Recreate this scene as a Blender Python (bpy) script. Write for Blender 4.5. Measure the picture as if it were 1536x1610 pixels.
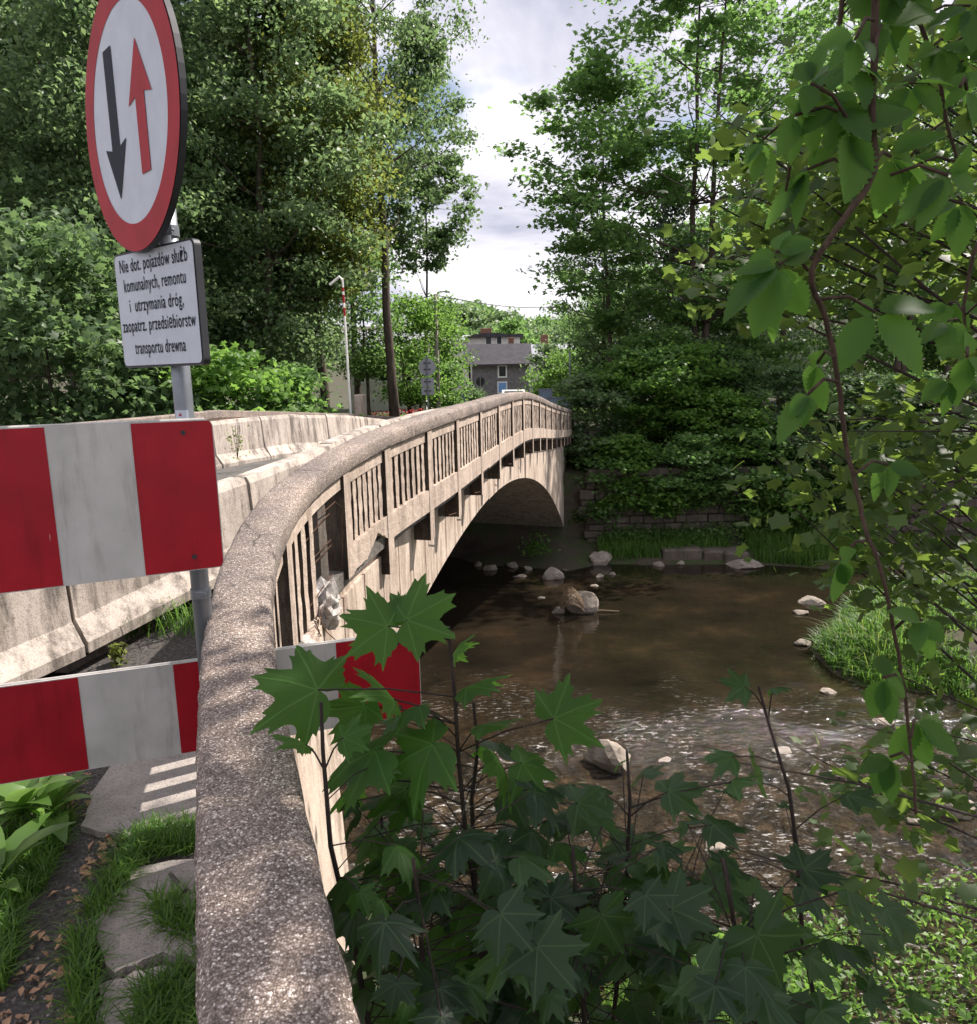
import bpy, math, random
import numpy as np
from mathutils import Vector
for o in list(bpy.data.objects): bpy.data.objects.remove(o)
sc = bpy.context.scene
EYE = 7.8                      # eye height above the water
# ---------------------------------------------------------------- camera
PITCH, ROLL = math.radians(10.25), math.radians(1.2)
Fv = np.array([0, math.cos(PITCH), -math.sin(PITCH)]); _R = np.array([1., 0, 0]); _U = np.cross(_R, Fv)
Rv = math.cos(ROLL)*_R - math.sin(ROLL)*_U; Uv = np.cross(Rv, Fv)
cam = bpy.data.cameras.new('camera'); co = bpy.data.objects.new('camera', cam); sc.collection.objects.link(co)
from mathutils import Matrix
M4 = Matrix.Identity(4)
for i in range(3):
    M4[i][0] = Rv[i]; M4[i][1] = Uv[i]; M4[i][2] = -Fv[i]
M4[2][3] = EYE
co.matrix_world = M4
cam.sensor_fit = 'HORIZONTAL'; cam.sensor_width = 36; cam.lens = 36*1200/1536.
cam.clip_start = .05; cam.clip_end = 3000
cam.dof.use_dof = True; cam.dof.focus_distance = 5.0; cam.dof.aperture_fstop = 13
sc.camera = co
# ---------------------------------------------------------------- sky and sun
SUN_AZ, SUN_EL = math.radians(60), math.radians(50)      # azimuth to the right of straight ahead
w = bpy.data.worlds.new('World'); sc.world = w; w.use_nodes = True
nt = w.node_tree; nt.nodes.clear()
def N(nt, t, **k):
    n = nt.nodes.new(t)
    for a, b in k.items():
        if a.startswith('i_'):
            n.inputs[int(a[2:])].default_value = b
        else: setattr(n, a, b)
    return n
def sky():
    L = nt.links.new
    st = N(nt, 'ShaderNodeTexSky', sky_type='NISHITA', sun_disc=False, sun_elevation=SUN_EL, sun_rotation=SUN_AZ)
    st.dust_density = 1.5
    b1 = N(nt, 'ShaderNodeBackground'); b1.inputs[1].default_value = .075; L(st.outputs[0], b1.inputs[0])
    tc = N(nt, 'ShaderNodeTexCoord'); sx = N(nt, 'ShaderNodeSeparateXYZ'); L(tc.outputs['Generated'], sx.inputs[0])
    az = N(nt, 'ShaderNodeMath', operation='MAXIMUM'); az.inputs[1].default_value = 0; L(sx.outputs[2], az.inputs[0])
    ad = N(nt, 'ShaderNodeMath', operation='ADD'); ad.inputs[1].default_value = .22; L(az.outputs[0], ad.inputs[0])
    cb = N(nt, 'ShaderNodeCombineXYZ')
    for i in (0, 1):
        d = N(nt, 'ShaderNodeMath', operation='DIVIDE'); L(sx.outputs[i], d.inputs[0]); L(ad.outputs[0], d.inputs[1]); L(d.outputs[0], cb.inputs[i])
    cb.inputs[2].default_value = 3.3
    n1 = N(nt, 'ShaderNodeTexNoise'); n1.inputs['Scale'].default_value = 1.5; n1.inputs['Detail'].default_value = 9; n1.inputs['Roughness'].default_value = .55; n1.inputs['Distortion'].default_value = .35
    L(cb.outputs[0], n1.inputs['Vector'])
    cr = N(nt, 'ShaderNodeValToRGB'); e = cr.color_ramp.elements
    e[0].position = .34; e[0].color = (.46, .47, .58, 1); e[1].position = .62; e[1].color = (1.02, 1.0, 1.04, 1)
    m = cr.color_ramp.elements.new(.47); m.color = (.72, .71, .80, 1)
    L(n1.outputs[0], cr.inputs[0])
    b2 = N(nt, 'ShaderNodeBackground'); b2.inputs[1].default_value = .74; L(cr.outputs[0], b2.inputs[0])
    n2 = N(nt, 'ShaderNodeTexNoise'); n2.inputs['Scale'].default_value = 1.1; n2.inputs['Detail'].default_value = 6
    mp = N(nt, 'ShaderNodeMapping'); mp.inputs[1].default_value = (4.2, 1.3, 0); L(cb.outputs[0], mp.inputs[0]); L(mp.outputs[0], n2.inputs['Vector'])
    c2 = N(nt, 'ShaderNodeValToRGB'); c2.color_ramp.elements[0].position = .34; c2.color_ramp.elements[1].position = .42; L(n2.outputs[0], c2.inputs[0])
    mx = N(nt, 'ShaderNodeMixShader'); L(c2.outputs[0], mx.inputs[0]); L(b1.outputs[0], mx.inputs[1]); L(b2.outputs[0], mx.inputs[2])
    out = N(nt, 'ShaderNodeOutputWorld'); L(mx.outputs[0], out.inputs[0])
sky()
sl = bpy.data.lights.new('sun', 'SUN'); sl.energy = 5.0; sl.angle = math.radians(.6); sl.color = (1, .925, .845)
so = bpy.data.objects.new('sun', sl); sc.collection.objects.link(so)
SD = Vector((math.sin(SUN_AZ)*math.cos(SUN_EL), math.cos(SUN_AZ)*math.cos(SUN_EL), math.sin(SUN_EL)))
so.rotation_euler = SD.to_track_quat('Z', 'Y').to_euler(); so.location = SD*100
sc.view_settings.view_transform = 'Standard'; sc.view_settings.look = 'None'; sc.view_settings.exposure = 0.82; sc.view_settings.gamma = 1
sc.render.engine = 'CYCLES'
try:
    sc.cycles.max_bounces = 6; sc.cycles.diffuse_bounces = 2; sc.cycles.transmission_bounces = 3; sc.cycles.transparent_max_bounces = 4
except Exception: pass
# ---------------------------------------------------------------- point helpers (y = metres ahead)
def ray(px, py): return Fv + Rv*(px-768)/1200. + Uv*(805-py)/1200.
def W(px, py, Y):
    d = ray(px, py); d = d*(Y/d[1]); return (d[0], d[1], d[2]+EYE)
def G(px, py, z=0.):
    d = ray(px, py); d = d*((z-EYE)/d[2]); return (d[0], d[1], z)
# ---------------------------------------------------------------- mesh helpers
C = sc.collection
ROOT = {}
def link_mesh(name, v, f, mat, parent=None, smooth=False, attr=None, orig=None):
    me = bpy.data.meshes.new(name)
    v = np.asarray(v, dtype=np.float64)
    off = np.array(ROOT[parent.name]) if parent else (np.array(orig) if orig is not None else np.zeros(3))
    v = v - off
    if isinstance(f, np.ndarray):
        n, k = f.shape
        me.vertices.add(len(v)); me.vertices.foreach_set('co', v.astype(np.float32).ravel())
        me.loops.add(n*k); me.loops.foreach_set('vertex_index', f.astype(np.int32).ravel())
        me.polygons.add(n); me.polygons.foreach_set('loop_start', np.arange(0, n*k, k, dtype=np.int32))
        me.polygons.foreach_set('loop_total', np.full(n, k, dtype=np.int32)); me.update(calc_edges=True)
    else:
        me.from_pydata([tuple(q) for q in v], [], f); me.update()
    if attr is not None:
        a = me.attributes.new('lv', 'FLOAT_VECTOR', 'POINT'); a.data.foreach_set('vector', np.asarray(attr, dtype=np.float32).ravel())
    if smooth: me.polygons.foreach_set('use_smooth', np.ones(len(me.polygons), dtype=bool))
    mats = mat if isinstance(mat, (list, tuple)) else [mat]
    for m in mats: me.materials.append(m)
    o = bpy.data.objects.new(name, me); C.objects.link(o)
    if parent:
        o.parent = parent; ROOT[o.name] = ROOT[parent.name]
    else:
        o.location = off; ROOT[o.name] = tuple(off)
    return o
def tag(o, label=None, cat=None, group=None, kind=None):
    if label: o['label'] = label
    if cat: o['category'] = cat
    if group: o['group'] = group
    if kind: o['kind'] = kind
    return o
def thing(name, label, cat, loc=(0, 0, 0), group=None):
    o = bpy.data.objects.new(name, None); C.objects.link(o); o.location = loc; o.empty_display_size = .3
    ROOT[o.name] = tuple(loc); return tag(o, label, cat, group)
class MB:
    def __init__(s): s.v = []; s.f = []; s.m = []; s.mi = 0
    def add(s, v, f):
        k = len(s.v); s.v += [tuple(q) for q in v]; s.f += [tuple(k+i for i in q) for q in f]; s.m += [s.mi]*len(f)
    def box(s, c, sz, ax=None, bev=0):
        """c centre, sz full sizes, ax = 3 axis vectors"""
        ax = [np.array(a, float) for a in (ax or ((1, 0, 0), (0, 1, 0), (0, 0, 1)))]
        c = np.array(c, float); h = [q/2. for q in sz]
        if bev <= 0:
            v = [c+ax[0]*h[0]*i+ax[1]*h[1]*j+ax[2]*h[2]*k for k in (-1, 1) for j in (-1, 1) for i in (-1, 1)]
            s.add(v, [(0, 2, 3, 1), (4, 5, 7, 6), (0, 1, 5, 4), (2, 6, 7, 3), (0, 4, 6, 2), (1, 3, 7, 5)]); return
        b = bev
        v = []; idx = {}
        for k in (-1, 1):
            for j in (-1, 1):
                for i in (-1, 1):
                    for a in range(3):
                        q = [h[0], h[1], h[2]]; q = [q[n]-(0 if n == a else b) for n in range(3)]
                        idx[(i, j, k, a)] = len(v); v.append(c+ax[0]*q[0]*i+ax[1]*q[1]*j+ax[2]*q[2]*k)
        f = []
        for a in range(3):
            o1, o2 = [(1, 2), (2, 0), (0, 1)][a]
            for sg in (-1, 1):
                q = []
                for (p1, p2) in ((-1, -1), (1, -1), (1, 1), (-1, 1)):
                    t = [0, 0, 0]; t[a] = sg; t[o1] = p1; t[o2] = p2; q.append(idx[(t[0], t[1], t[2], a)])
                f.append(tuple(q if sg > 0 else q[::-1]))
        for a in range(3):   # edges along axis a
            o1, o2 = [(1, 2), (2, 0), (0, 1)][a]
            for p1 in (-1, 1):
                for p2 in (-1, 1):
                    t = [0, 0, 0]; t[o1] = p1; t[o2] = p2
                    t[a] = -1; A = tuple(t); t[a] = 1; B = tuple(t)
                    q = (idx[A+(o1,)], idx[B+(o1,)], idx[B+(o2,)], idx[A+(o2,)])
                    f.append(q if p1*p2 > 0 else q[::-1])
        for i in (-1, 1):
            for j in (-1, 1):
                for k in (-1, 1):
                    q = (idx[(i, j, k, 0)], idx[(i, j, k, 1)], idx[(i, j, k, 2)]); f.append(q if i*j*k > 0 else q[::-1])
        s.add(v, f)
    def tube(s, pts, rad, n=8, cap=True):
        pts = [np.array(p, float) for p in pts]
        if not hasattr(rad, '__len__'): rad = [rad]*len(pts)
        k = len(s.v); nr = None; rings = []
        for i, p in enumerate(pts):
            t = pts[min(i+1, len(pts)-1)]-pts[max(i-1, 0)]; t = t/(np.linalg.norm(t)+1e-9)
            if nr is None: nr = np.cross(t, (0, 0, 1)) if abs(t[2]) < .9 else np.cross(t, (1, 0, 0))
            nr = nr-t*(nr@t); nr /= np.linalg.norm(nr)+1e-9; bn = np.cross(t, nr)
            rings += [p+(nr*math.cos(a)+bn*math.sin(a))*rad[i] for a in [2*math.pi*j/n for j in range(n)]]
        f = []
        for i in range(len(pts)-1):
            for j in range(n):
                a = i*n+j; b = i*n+(j+1) % n; f.append((a, b, b+n, a+n))
        if cap: f.append(tuple(range(n))[::-1]); f.append(tuple((len(pts)-1)*n+j for j in range(n)))
        s.add(rings, f)
    def sweep(s, rings, closed=True, caps=True):
        """list of rings, each a list of points"""
        n = len(rings[0]); v = [q for r in rings for q in r]; f = []
        for i in range(len(rings)-1):
            for j in range(n if closed else n-1):
                a = i*n+j; b = i*n+(j+1) % n; f.append((a, b, b+n, a+n))
        if caps and closed: f.append(tuple(range(n))[::-1]); f.append(tuple((len(rings)-1)*n+j for j in range(n)))
        s.add(v, f)
    def prism(s, poly, d):
        """poly: 3d points, extruded by vector d"""
        n = len(poly); d = np.array(d, float); v = [np.array(p, float) for p in poly]+[np.array(p, float)+d for p in poly]
        s.add(v, [tuple(range(n))[::-1], tuple(range(n, 2*n))]+[(j, (j+1) % n, (j+1) % n+n, j+n) for j in range(n)])
    def sides(s, n0, pattern):
        for i in range(n0, len(s.f)): s.m[i] = pattern[(i-n0) % len(pattern)]
    def build(s, name, mat, parent=None, smooth=False, orig=None):
        o = link_mesh(name, s.v, s.f, mat, parent, smooth, orig=orig)
        if any(s.m): o.data.polygons.foreach_set('material_index', s.m)
        return o
def rot(a): return np.array([math.cos(a), math.sin(a), 0.]), np.array([-math.sin(a), math.cos(a), 0.])
ORD = ['first', 'second', 'third', 'fourth', 'fifth', 'sixth', 'seventh', 'eighth', 'ninth', 'tenth', 'eleventh', 'twelfth', 'thirteenth', 'fourteenth', 'fifteenth', 'sixteenth', 'seventeenth', 'eighteenth', 'nineteenth', 'twentieth', 'twenty-first', 'twenty-second', 'twenty-third', 'twenty-fourth', 'twenty-fifth', 'twenty-sixth', 'twenty-seventh', 'twenty-eighth']
# ---------------------------------------------------------------- materials
def newmat(name):
    m = bpy.data.materials.new(name); m.use_nodes = True; nt = m.node_tree
    b = nt.nodes['Principled BSDF']; return m, nt, b, nt.links.new
def wpos(nt, scale=(1, 1, 1)):
    g = N(nt, 'ShaderNodeNewGeometry'); mp = N(nt, 'ShaderNodeMapping'); mp.inputs[3].default_value = scale
    nt.links.new(g.outputs['Position'], mp.inputs[0]); return mp.outputs[0]
def noise(nt, vec, sc_, det=4, rough=.55):
    n = N(nt, 'ShaderNodeTexNoise'); n.inputs['Scale'].default_value = sc_; n.inputs['Detail'].default_value = det; n.inputs['Roughness'].default_value = rough
    nt.links.new(vec, n.inputs['Vector']); return n.outputs[0]
def ramp(nt, fac, stops):
    c = N(nt, 'ShaderNodeValToRGB'); e = c.color_ramp.elements
    while len(e) < len(stops): e.new(.5)
    for q, (p, col) in zip(e, stops):
        q.position = p; q.color = (*col, 1) if len(col) == 3 else col
    nt.links.new(fac, c.inputs[0]); return c.outputs[0]
def mixc(nt, fac, a, b, mode='MIX'):
    m = N(nt, 'ShaderNodeMix', data_type='RGBA', blend_type=mode)
    for i, q in ((0, fac), (6, a), (7, b)):
        if hasattr(q, 'is_output'): nt.links.new(q, m.inputs[i])
        elif i == 0: m.inputs[0].default_value = q
        else: m.inputs[i].default_value = (*q, 1)
    return m.outputs[2]
def bump(nt, b, h, strength=.3, dist=.01, prev=None):
    n = N(nt, 'ShaderNodeBump'); n.inputs['Strength'].default_value = strength; n.inputs['Distance'].default_value = dist
    nt.links.new(h, n.inputs['Height'])
    if prev: nt.links.new(prev, n.inputs['Normal'])
    nt.links.new(n.outputs[0], b.inputs['Normal']); return n.outputs[0]
def plain(name, col, rough=.6, metal=0, var=.15, sc_=3, spec=.4, bmp=0):
    m, nt, b, L = newmat(name); p = wpos(nt)
    n = noise(nt, p, sc_, 5); d = tuple(c*(1-var) for c in col); u = tuple(min(1, c*(1+var)) for c in col)
    L(ramp(nt, n, [(.3, d), (.7, u)]), b.inputs['Base Color']); b.inputs['Roughness'].default_value = rough; b.inputs['Metallic'].default_value = metal
    b.inputs['Specular IOR Level'].default_value = spec
    if bmp: bump(nt, b, noise(nt, p, sc_*8, 4), bmp, .01)
    return m
def concrete(name, c1, c2, dark, streak=.6, agg=0., bs=.5, holes=True):
    m, nt, b, L = newmat(name); p = wpos(nt)
    col = ramp(nt, noise(nt, p, 2.2, 8, .65), [(.3, c1), (.7, c2)])
    # vertical rain streaks and dark algae
    ps = wpos(nt, (2.6, 2.6, .4)); st = ramp(nt, noise(nt, ps, 1.9, 7, .75), [(.46, (0, 0, 0)), (.62, (1, 1, 1))])
    f = N(nt, 'ShaderNodeMath', operation='MULTIPLY'); f.inputs[1].default_value = streak; L(st, f.inputs[0])
    col = mixc(nt, f.outputs[0], col, dark)
    fine = noise(nt, p, 90, 3, .7)
    sp = ramp(nt, fine, [(.30, (.45, .42, .40)), (.48, (1, 1, 1)), (.7, (1.15, 1.12, 1.08))])
    col = mixc(nt, .8, col, sp, 'MULTIPLY')
    if holes:
        v = N(nt, 'ShaderNodeTexVoronoi'); v.inputs['Scale'].default_value = 34; L(p, v.inputs['Vector'])
        pt = ramp(nt, noise(nt, p, 17, 6, .8), [(.60, (1, 1, 1)), (.68, (.30, .26, .23))]); col = mixc(nt, .8, col, pt, 'MULTIPLY')
        hl = ramp(nt, v.outputs['Distance'], [(.07, (.35, .33, .31)), (.16, (1, 1, 1))]); col = mixc(nt, .75, col, hl, 'MULTIPLY')
    L(col, b.inputs['Base Color']); b.inputs['Roughness'].default_value = .9; b.inputs['Specular IOR Level'].default_value = .25
    n1 = bump(nt, b, fine, bs, .012); bump(nt, b, noise(nt, p, 14, 5), bs, .03, n1)
    return m
def aggregate(name):
    """exposed gravel aggregate with pebbles of about a centimetre"""
    m, nt, b, L = newmat(name); p = wpos(nt)
    v = N(nt, 'ShaderNodeTexVoronoi'); v.inputs['Scale'].default_value = 165; v.inputs['Randomness'].default_value = 1
    L(p, v.inputs['Vector'])
    sx = N(nt, 'ShaderNodeSeparateColor'); L(v.outputs['Color'], sx.inputs[0])
    col = ramp(nt, sx.outputs[0], [(0, (.085, .072, .066)), (.35, (.15, .128, .114)), (.65, (.21, .18, .158)), (.88, (.29, .26, .24)), (.985, (.50, .48, .46))])
    ed = ramp(nt, v.outputs['Distance'], [(.25, (1, 1, 1)), (.62, (.5, .47, .45))]); col = mixc(nt, .9, col, ed, 'MULTIPLY')
    lg = ramp(nt, noise(nt, p, 1.3, 7, .7), [(.3, (1.05, 1.03, 1.08)), (.5, (1.7, 1.62, 1.60)), (.7, (2.6, 2.4, 2.25))]); col = mixc(nt, .85, col, lg, 'MULTIPLY')
    sp = ramp(nt, noise(nt, p, 7, 5, .6), [(.62, (0, 0, 0)), (.72, (1, 1, 1))]); col = mixc(nt, sp, col, (.07, .065, .06))
    v2 = N(nt, 'ShaderNodeTexVoronoi', feature='DISTANCE_TO_EDGE'); v2.inputs['Scale'].default_value = 1.1; L(mixc(nt, .12, p, noise_col(nt, p, 6)), v2.inputs['Vector'])
    ck = ramp(nt, v2.outputs['Distance'], [(.0, (1, 1, 1)), (.010, (0, 0, 0))]); ms = ramp(nt, noise(nt, p, .9, 2), [(.50, (0, 0, 0)), (.56, (.85, .85, .85))])
    col = mixc(nt, mixc(nt, 1., ck, ms, 'MULTIPLY'), col, (.03, .028, .025))
    li = ramp(nt, noise(nt, p, 13, 6, .75), [(.68, (0, 0, 0)), (.72, (1, 1, 1))]); col = mixc(nt, mixc(nt, 1., li, (.7, .7, .7), 'MULTIPLY'), col, (.36, .36, .35))
    L(col, b.inputs['Base Color']); b.inputs['Roughness'].default_value = .85; b.inputs['Specular IOR Level'].default_value = .3
    iv = N(nt, 'ShaderNodeMath', operation='SUBTRACT'); iv.inputs[0].default_value = 1; L(v.outputs['Distance'], iv.inputs[1])
    n1 = bump(nt, b, iv.outputs[0], .7, .006); bump(nt, b, noise(nt, p, 200, 3), .5, .004, n1)
    return m
def noise_col(nt, vec, s):
    n = N(nt, 'ShaderNodeTexNoise'); n.inputs['Scale'].default_value = s; nt.links.new(vec, n.inputs['Vector']); return n.outputs[1]
def leafmat(name, c1, c2, c3, trans=.45, tcol=(.25, .42, .04), rough=.45, clump=.5, spec=.35, veins=False):
    """leaf: three greens varied leaf by leaf and clump by clump, with light shining through"""
    m, nt, b, L = newmat(name); p = wpos(nt)
    g = N(nt, 'ShaderNodeNewGeometry')
    a = N(nt, 'ShaderNodeMath', operation='ADD'); L(g.outputs['Random Per Island'], a.inputs[0]); L(noise(nt, p, clump, 3), a.inputs[1])
    h = N(nt, 'ShaderNodeMath', operation='MULTIPLY'); h.inputs[1].default_value = .5; L(a.outputs[0], h.inputs[0])
    col = ramp(nt, h.outputs[0], [(.22, c1), (.5, c2), (.8, c3)])
    if veins:
        at = N(nt, 'ShaderNodeAttribute', attribute_name='lv'); tot = None
        for ang in (0, 48, -48, 100, -100):
            dx, dy = math.sin(math.radians(ang)), math.cos(math.radians(ang))
            cr = N(nt, 'ShaderNodeVectorMath', operation='DOT_PRODUCT'); cr.inputs[1].default_value = (dy, -dx, 0); L(at.outputs['Vector'], cr.inputs[0])
            ab = N(nt, 'ShaderNodeMath', operation='ABSOLUTE'); L(cr.outputs['Value'], ab.inputs[0])
            dt = N(nt, 'ShaderNodeVectorMath', operation='DOT_PRODUCT'); dt.inputs[1].default_value = (dx, dy, 0); L(at.outputs['Vector'], dt.inputs[0])
            on = N(nt, 'ShaderNodeMath', operation='GREATER_THAN'); on.inputs[1].default_value = 0; L(dt.outputs['Value'], on.inputs[0])
            th = N(nt, 'ShaderNodeMath', operation='LESS_THAN'); th.inputs[1].default_value = .013; L(ab.outputs[0], th.inputs[0])
            mu = N(nt, 'ShaderNodeMath', operation='MULTIPLY'); L(on.outputs[0], mu.inputs[0]); L(th.outputs[0], mu.inputs[1])
            if tot is None: tot = mu.outputs[0]
            else:
                mxx = N(nt, 'ShaderNodeMath', operation='MAXIMUM'); L(tot, mxx.inputs[0]); L(mu.outputs[0], mxx.inputs[1]); tot = mxx.outputs[0]
        fv = N(nt, 'ShaderNodeMath', operation='MULTIPLY'); fv.inputs[1].default_value = .28; L(tot, fv.inputs[0])
        col = mixc(nt, fv.outputs[0], col, tuple(min(1, q*2.2+.03) for q in c3))
        bump(nt, b, noise(nt, p, 55, 3), .12, .006)
    L(col, b.inputs['Base Color']); b.inputs['Roughness'].default_value = rough; b.inputs['Specular IOR Level'].default_value = spec
    t = N(nt, 'ShaderNodeBsdfTranslucent'); L(mixc(nt, .5, tcol, mixc(nt, 1., col, (3.2, 3.2, 3.2), 'MULTIPLY')), t.inputs[0])
    mx = N(nt, 'ShaderNodeMixShader'); mx.inputs[0].default_value = trans
    L(b.outputs[0], mx.inputs[1]); L(t.outputs[0], mx.inputs[2]); L(mx.outputs[0], nt.nodes['Material Output'].inputs[0])
    return m
def bark(name, c1, c2, sc_=6):
    m, nt, b, L = newmat(name); p = wpos(nt, (1, 1, .25)); n = noise(nt, p, sc_, 7, .7)
    L(ramp(nt, n, [(.35, c1), (.65, c2)]), b.inputs['Base Color']); b.inputs['Roughness'].default_value = .9; bump(nt, b, n, .8, .04); return m
MT = {}
MT['conc'] = concrete('warm concrete', (.42, .335, .275), (.58, .475, .40), (.15, .115, .095), .5)
MT['conc_face'] = concrete('stained arch concrete', (.45, .365, .30), (.64, .535, .45), (.17, .12, .09), .72, holes=False, bs=.3)
MT['conc_black'] = concrete('concrete dark with shade and algae', (.035, .026, .020), (.13, .10, .078), (.012, .010, .009), .8)  # shade between the balusters put into the colour, along with algae
MT['conc_dark'] = concrete('dark concrete', (.12, .11, .10), (.22, .20, .18), (.05, .045, .04), .6)
MT['agg'] = aggregate('exposed aggregate concrete')
MT['jersey'] = concrete('barrier concrete', (.38, .33, .285), (.57, .50, .445), (.10, .085, .075), .85, bs=.18)
MT['asphalt'] = plain('worn asphalt', (.10, .095, .09), .9, 0, .35, 5, .3, .5)
MT['slab'] = concrete('paving slab', (.27, .24, .225), (.40, .36, .33), (.15, .135, .125), .25, holes=True)
MT['stone'] = concrete('river stone', (.20, .17, .14), (.38, .33, .28), (.12, .10, .085), .4, holes=False)
MT['wallstone'] = concrete('old wall stone', (.085, .07, .06), (.17, .14, .12), (.04, .04, .035), .5, holes=False)
MT['soil'] = plain('soil', (.055, .04, .03), .95, 0, .45, 4, .2, .8)
MT['gravel'] = plain('gravel', (.095, .085, .08), .9, 0, .6, 45, .3, 1.)
MT['steel'] = plain('galvanised steel', (.22, .235, .26), .45, .6, .2, 6)
MT['rim'] = plain('dark rim', (.04, .04, .045), .5, .3, .3, 5)
MT['white'] = plain('reflective white', (.54, .57, .64), .5, 0, .07, 9, .2)
MT['dirtywhite'] = plain('dusty white', (.50, .485, .46), .4, 0, .1, 5)
MT['red'] = plain('reflective red', (.33, .008, .018), .4, 0, .22, 5)
def worn(name, col, rough):
    m, nt, b, L = newmat(name); p = wpos(nt)
    base = ramp(nt, noise(nt, p, 5, 5), [(.3, tuple(c*.82 for c in col)), (.7, tuple(c*1.12 for c in col))])
    sp = ramp(nt, noise(nt, p, 38, 4, .8), [(.70, (0, 0, 0)), (.74, (1, 1, 1))]); base = mixc(nt, sp, base, (.06, .035, .03))
    dr = ramp(nt, noise(nt, wpos(nt, (9, 9, 1.1)), 1.5, 6, .75), [(.52, (1, 1, 1)), (.72, (.66, .63, .60))]); base = mixc(nt, .8, base, dr, 'MULTIPLY')
    sc_ = ramp(nt, noise(nt, wpos(nt, (60, 60, 4)), 1.2, 3, .6), [(.76, (0, 0, 0)), (.78, (1, 1, 1))]); base = mixc(nt, sc_, base, (.45, .42, .40))
    L(base, b.inputs['Base Color']); b.inputs['Roughness'].default_value = rough; b.inputs['Specular IOR Level'].default_value = .3; return m
MT['red'] = worn('reflective red', (.35, .008, .018), .4); MT['dirtywhite'] = worn('dusty white', (.52, .50, .475), .45)
MT['signred'] = plain('faded sign red', (.36, .018, .026), .55, 0, .12, 7, .15)
MT['black'] = plain('black print', (.010, .013, .022), .6, 0, .3, 7, .15)
MT['rust'] = plain('rusty steel', (.07, .035, .02), .9, .2, .5, 20)
MT['plastic'] = plain('torn plastic', (.42, .385, .36), .45, 0, .6, 16, .5, .9)
MT['brick'] = plain('brick', (.20, .10, .07), .9, 0, .3, 12)
# ---------------------------------------------------------------- the line of the bridge railing
RAIL = [(-16,1.835,-2.889,-1.60),(-14,.838,-1.156,-1.55),(-12.5,.185,.195,-1.49),(-11.33,-.269,1.273,-1.41),(-10.17,-.676,2.359,-1.335),(-9,-1.042,3.470,-1.262),(-7.83,-1.312,4.608,-1.16),(-6.67,-1.406,5.762,-1.011),(-5.5,-1.291,6.925,-.869),(-4.33,-1.027,8.065,-.748),(-3.17,-.708,9.18,-.668),(-2,-.429,10.316,-.62),(0,-.079,12.285,-.60),(3,.446,15.239,-.563),(6,.970,18.193,-.60),(9,1.495,21.146,-.80),(12,2.02,24.1,-1.06),(16,2.719,28.039,-1.37),(22.5,3.856,34.438,-1.83),(30,5.168,41.823,-2.3)]
RA = np.array(RAIL); DIR = np.array([.17488, .98459, 0]); NRM = np.array([.98459, -.17488, 0]); P0 = np.array([-.0788, 12.285, 0])
def smooth_interp(t, X, Y):
    i = int(np.clip(np.searchsorted(X, t)-1, 0, len(X)-2)); h = X[i+1]-X[i]; u = (t-X[i])/h
    def sl(k):
        if k <= 0: return (Y[1]-Y[0])/(X[1]-X[0])
        if k >= len(X)-1: return (Y[-1]-Y[-2])/(X[-1]-X[-2])
        return (Y[k+1]-Y[k-1])/(X[k+1]-X[k-1])
    a, b = sl(i)*h, sl(i+1)*h
    return (2*u**3-3*u**2+1)*Y[i]+(u**3-2*u**2+u)*a+(-2*u**3+3*u**2)*Y[i+1]+(u**3-u**2)*b
def rail(d, off=0., dz=0.):
    """point on the outer lower edge of the handrail; off to the river side, dz up"""
    x, y, z = (smooth_interp(d, RA[:, 0], RA[:, k]) for k in (1, 2, 3))
    x2, y2 = smooth_interp(d+.05, RA[:, 0], RA[:, 1]), smooth_interp(d+.05, RA[:, 0], RA[:, 2])
    t = np.array([x2-x, y2-y]); t /= np.linalg.norm(t); n = np.array([t[1], -t[0]])
    return np.array([x+n[0]*off, y+n[1]*off, z+EYE+dz])
def rail_ax(d):
    a = rail(d); b = rail(d+.05); t = b-a; t[2] = 0; t /= np.linalg.norm(t); return t, np.array([t[1], -t[0], 0])
def face(d, off=-.3, z=0.):   # straight frame of the arch
    q = P0+DIR*d+NRM*off; q[2] = z+EYE; return q
rnd = random.Random(5)
BW = -6.9      # far side of the bridge
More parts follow.
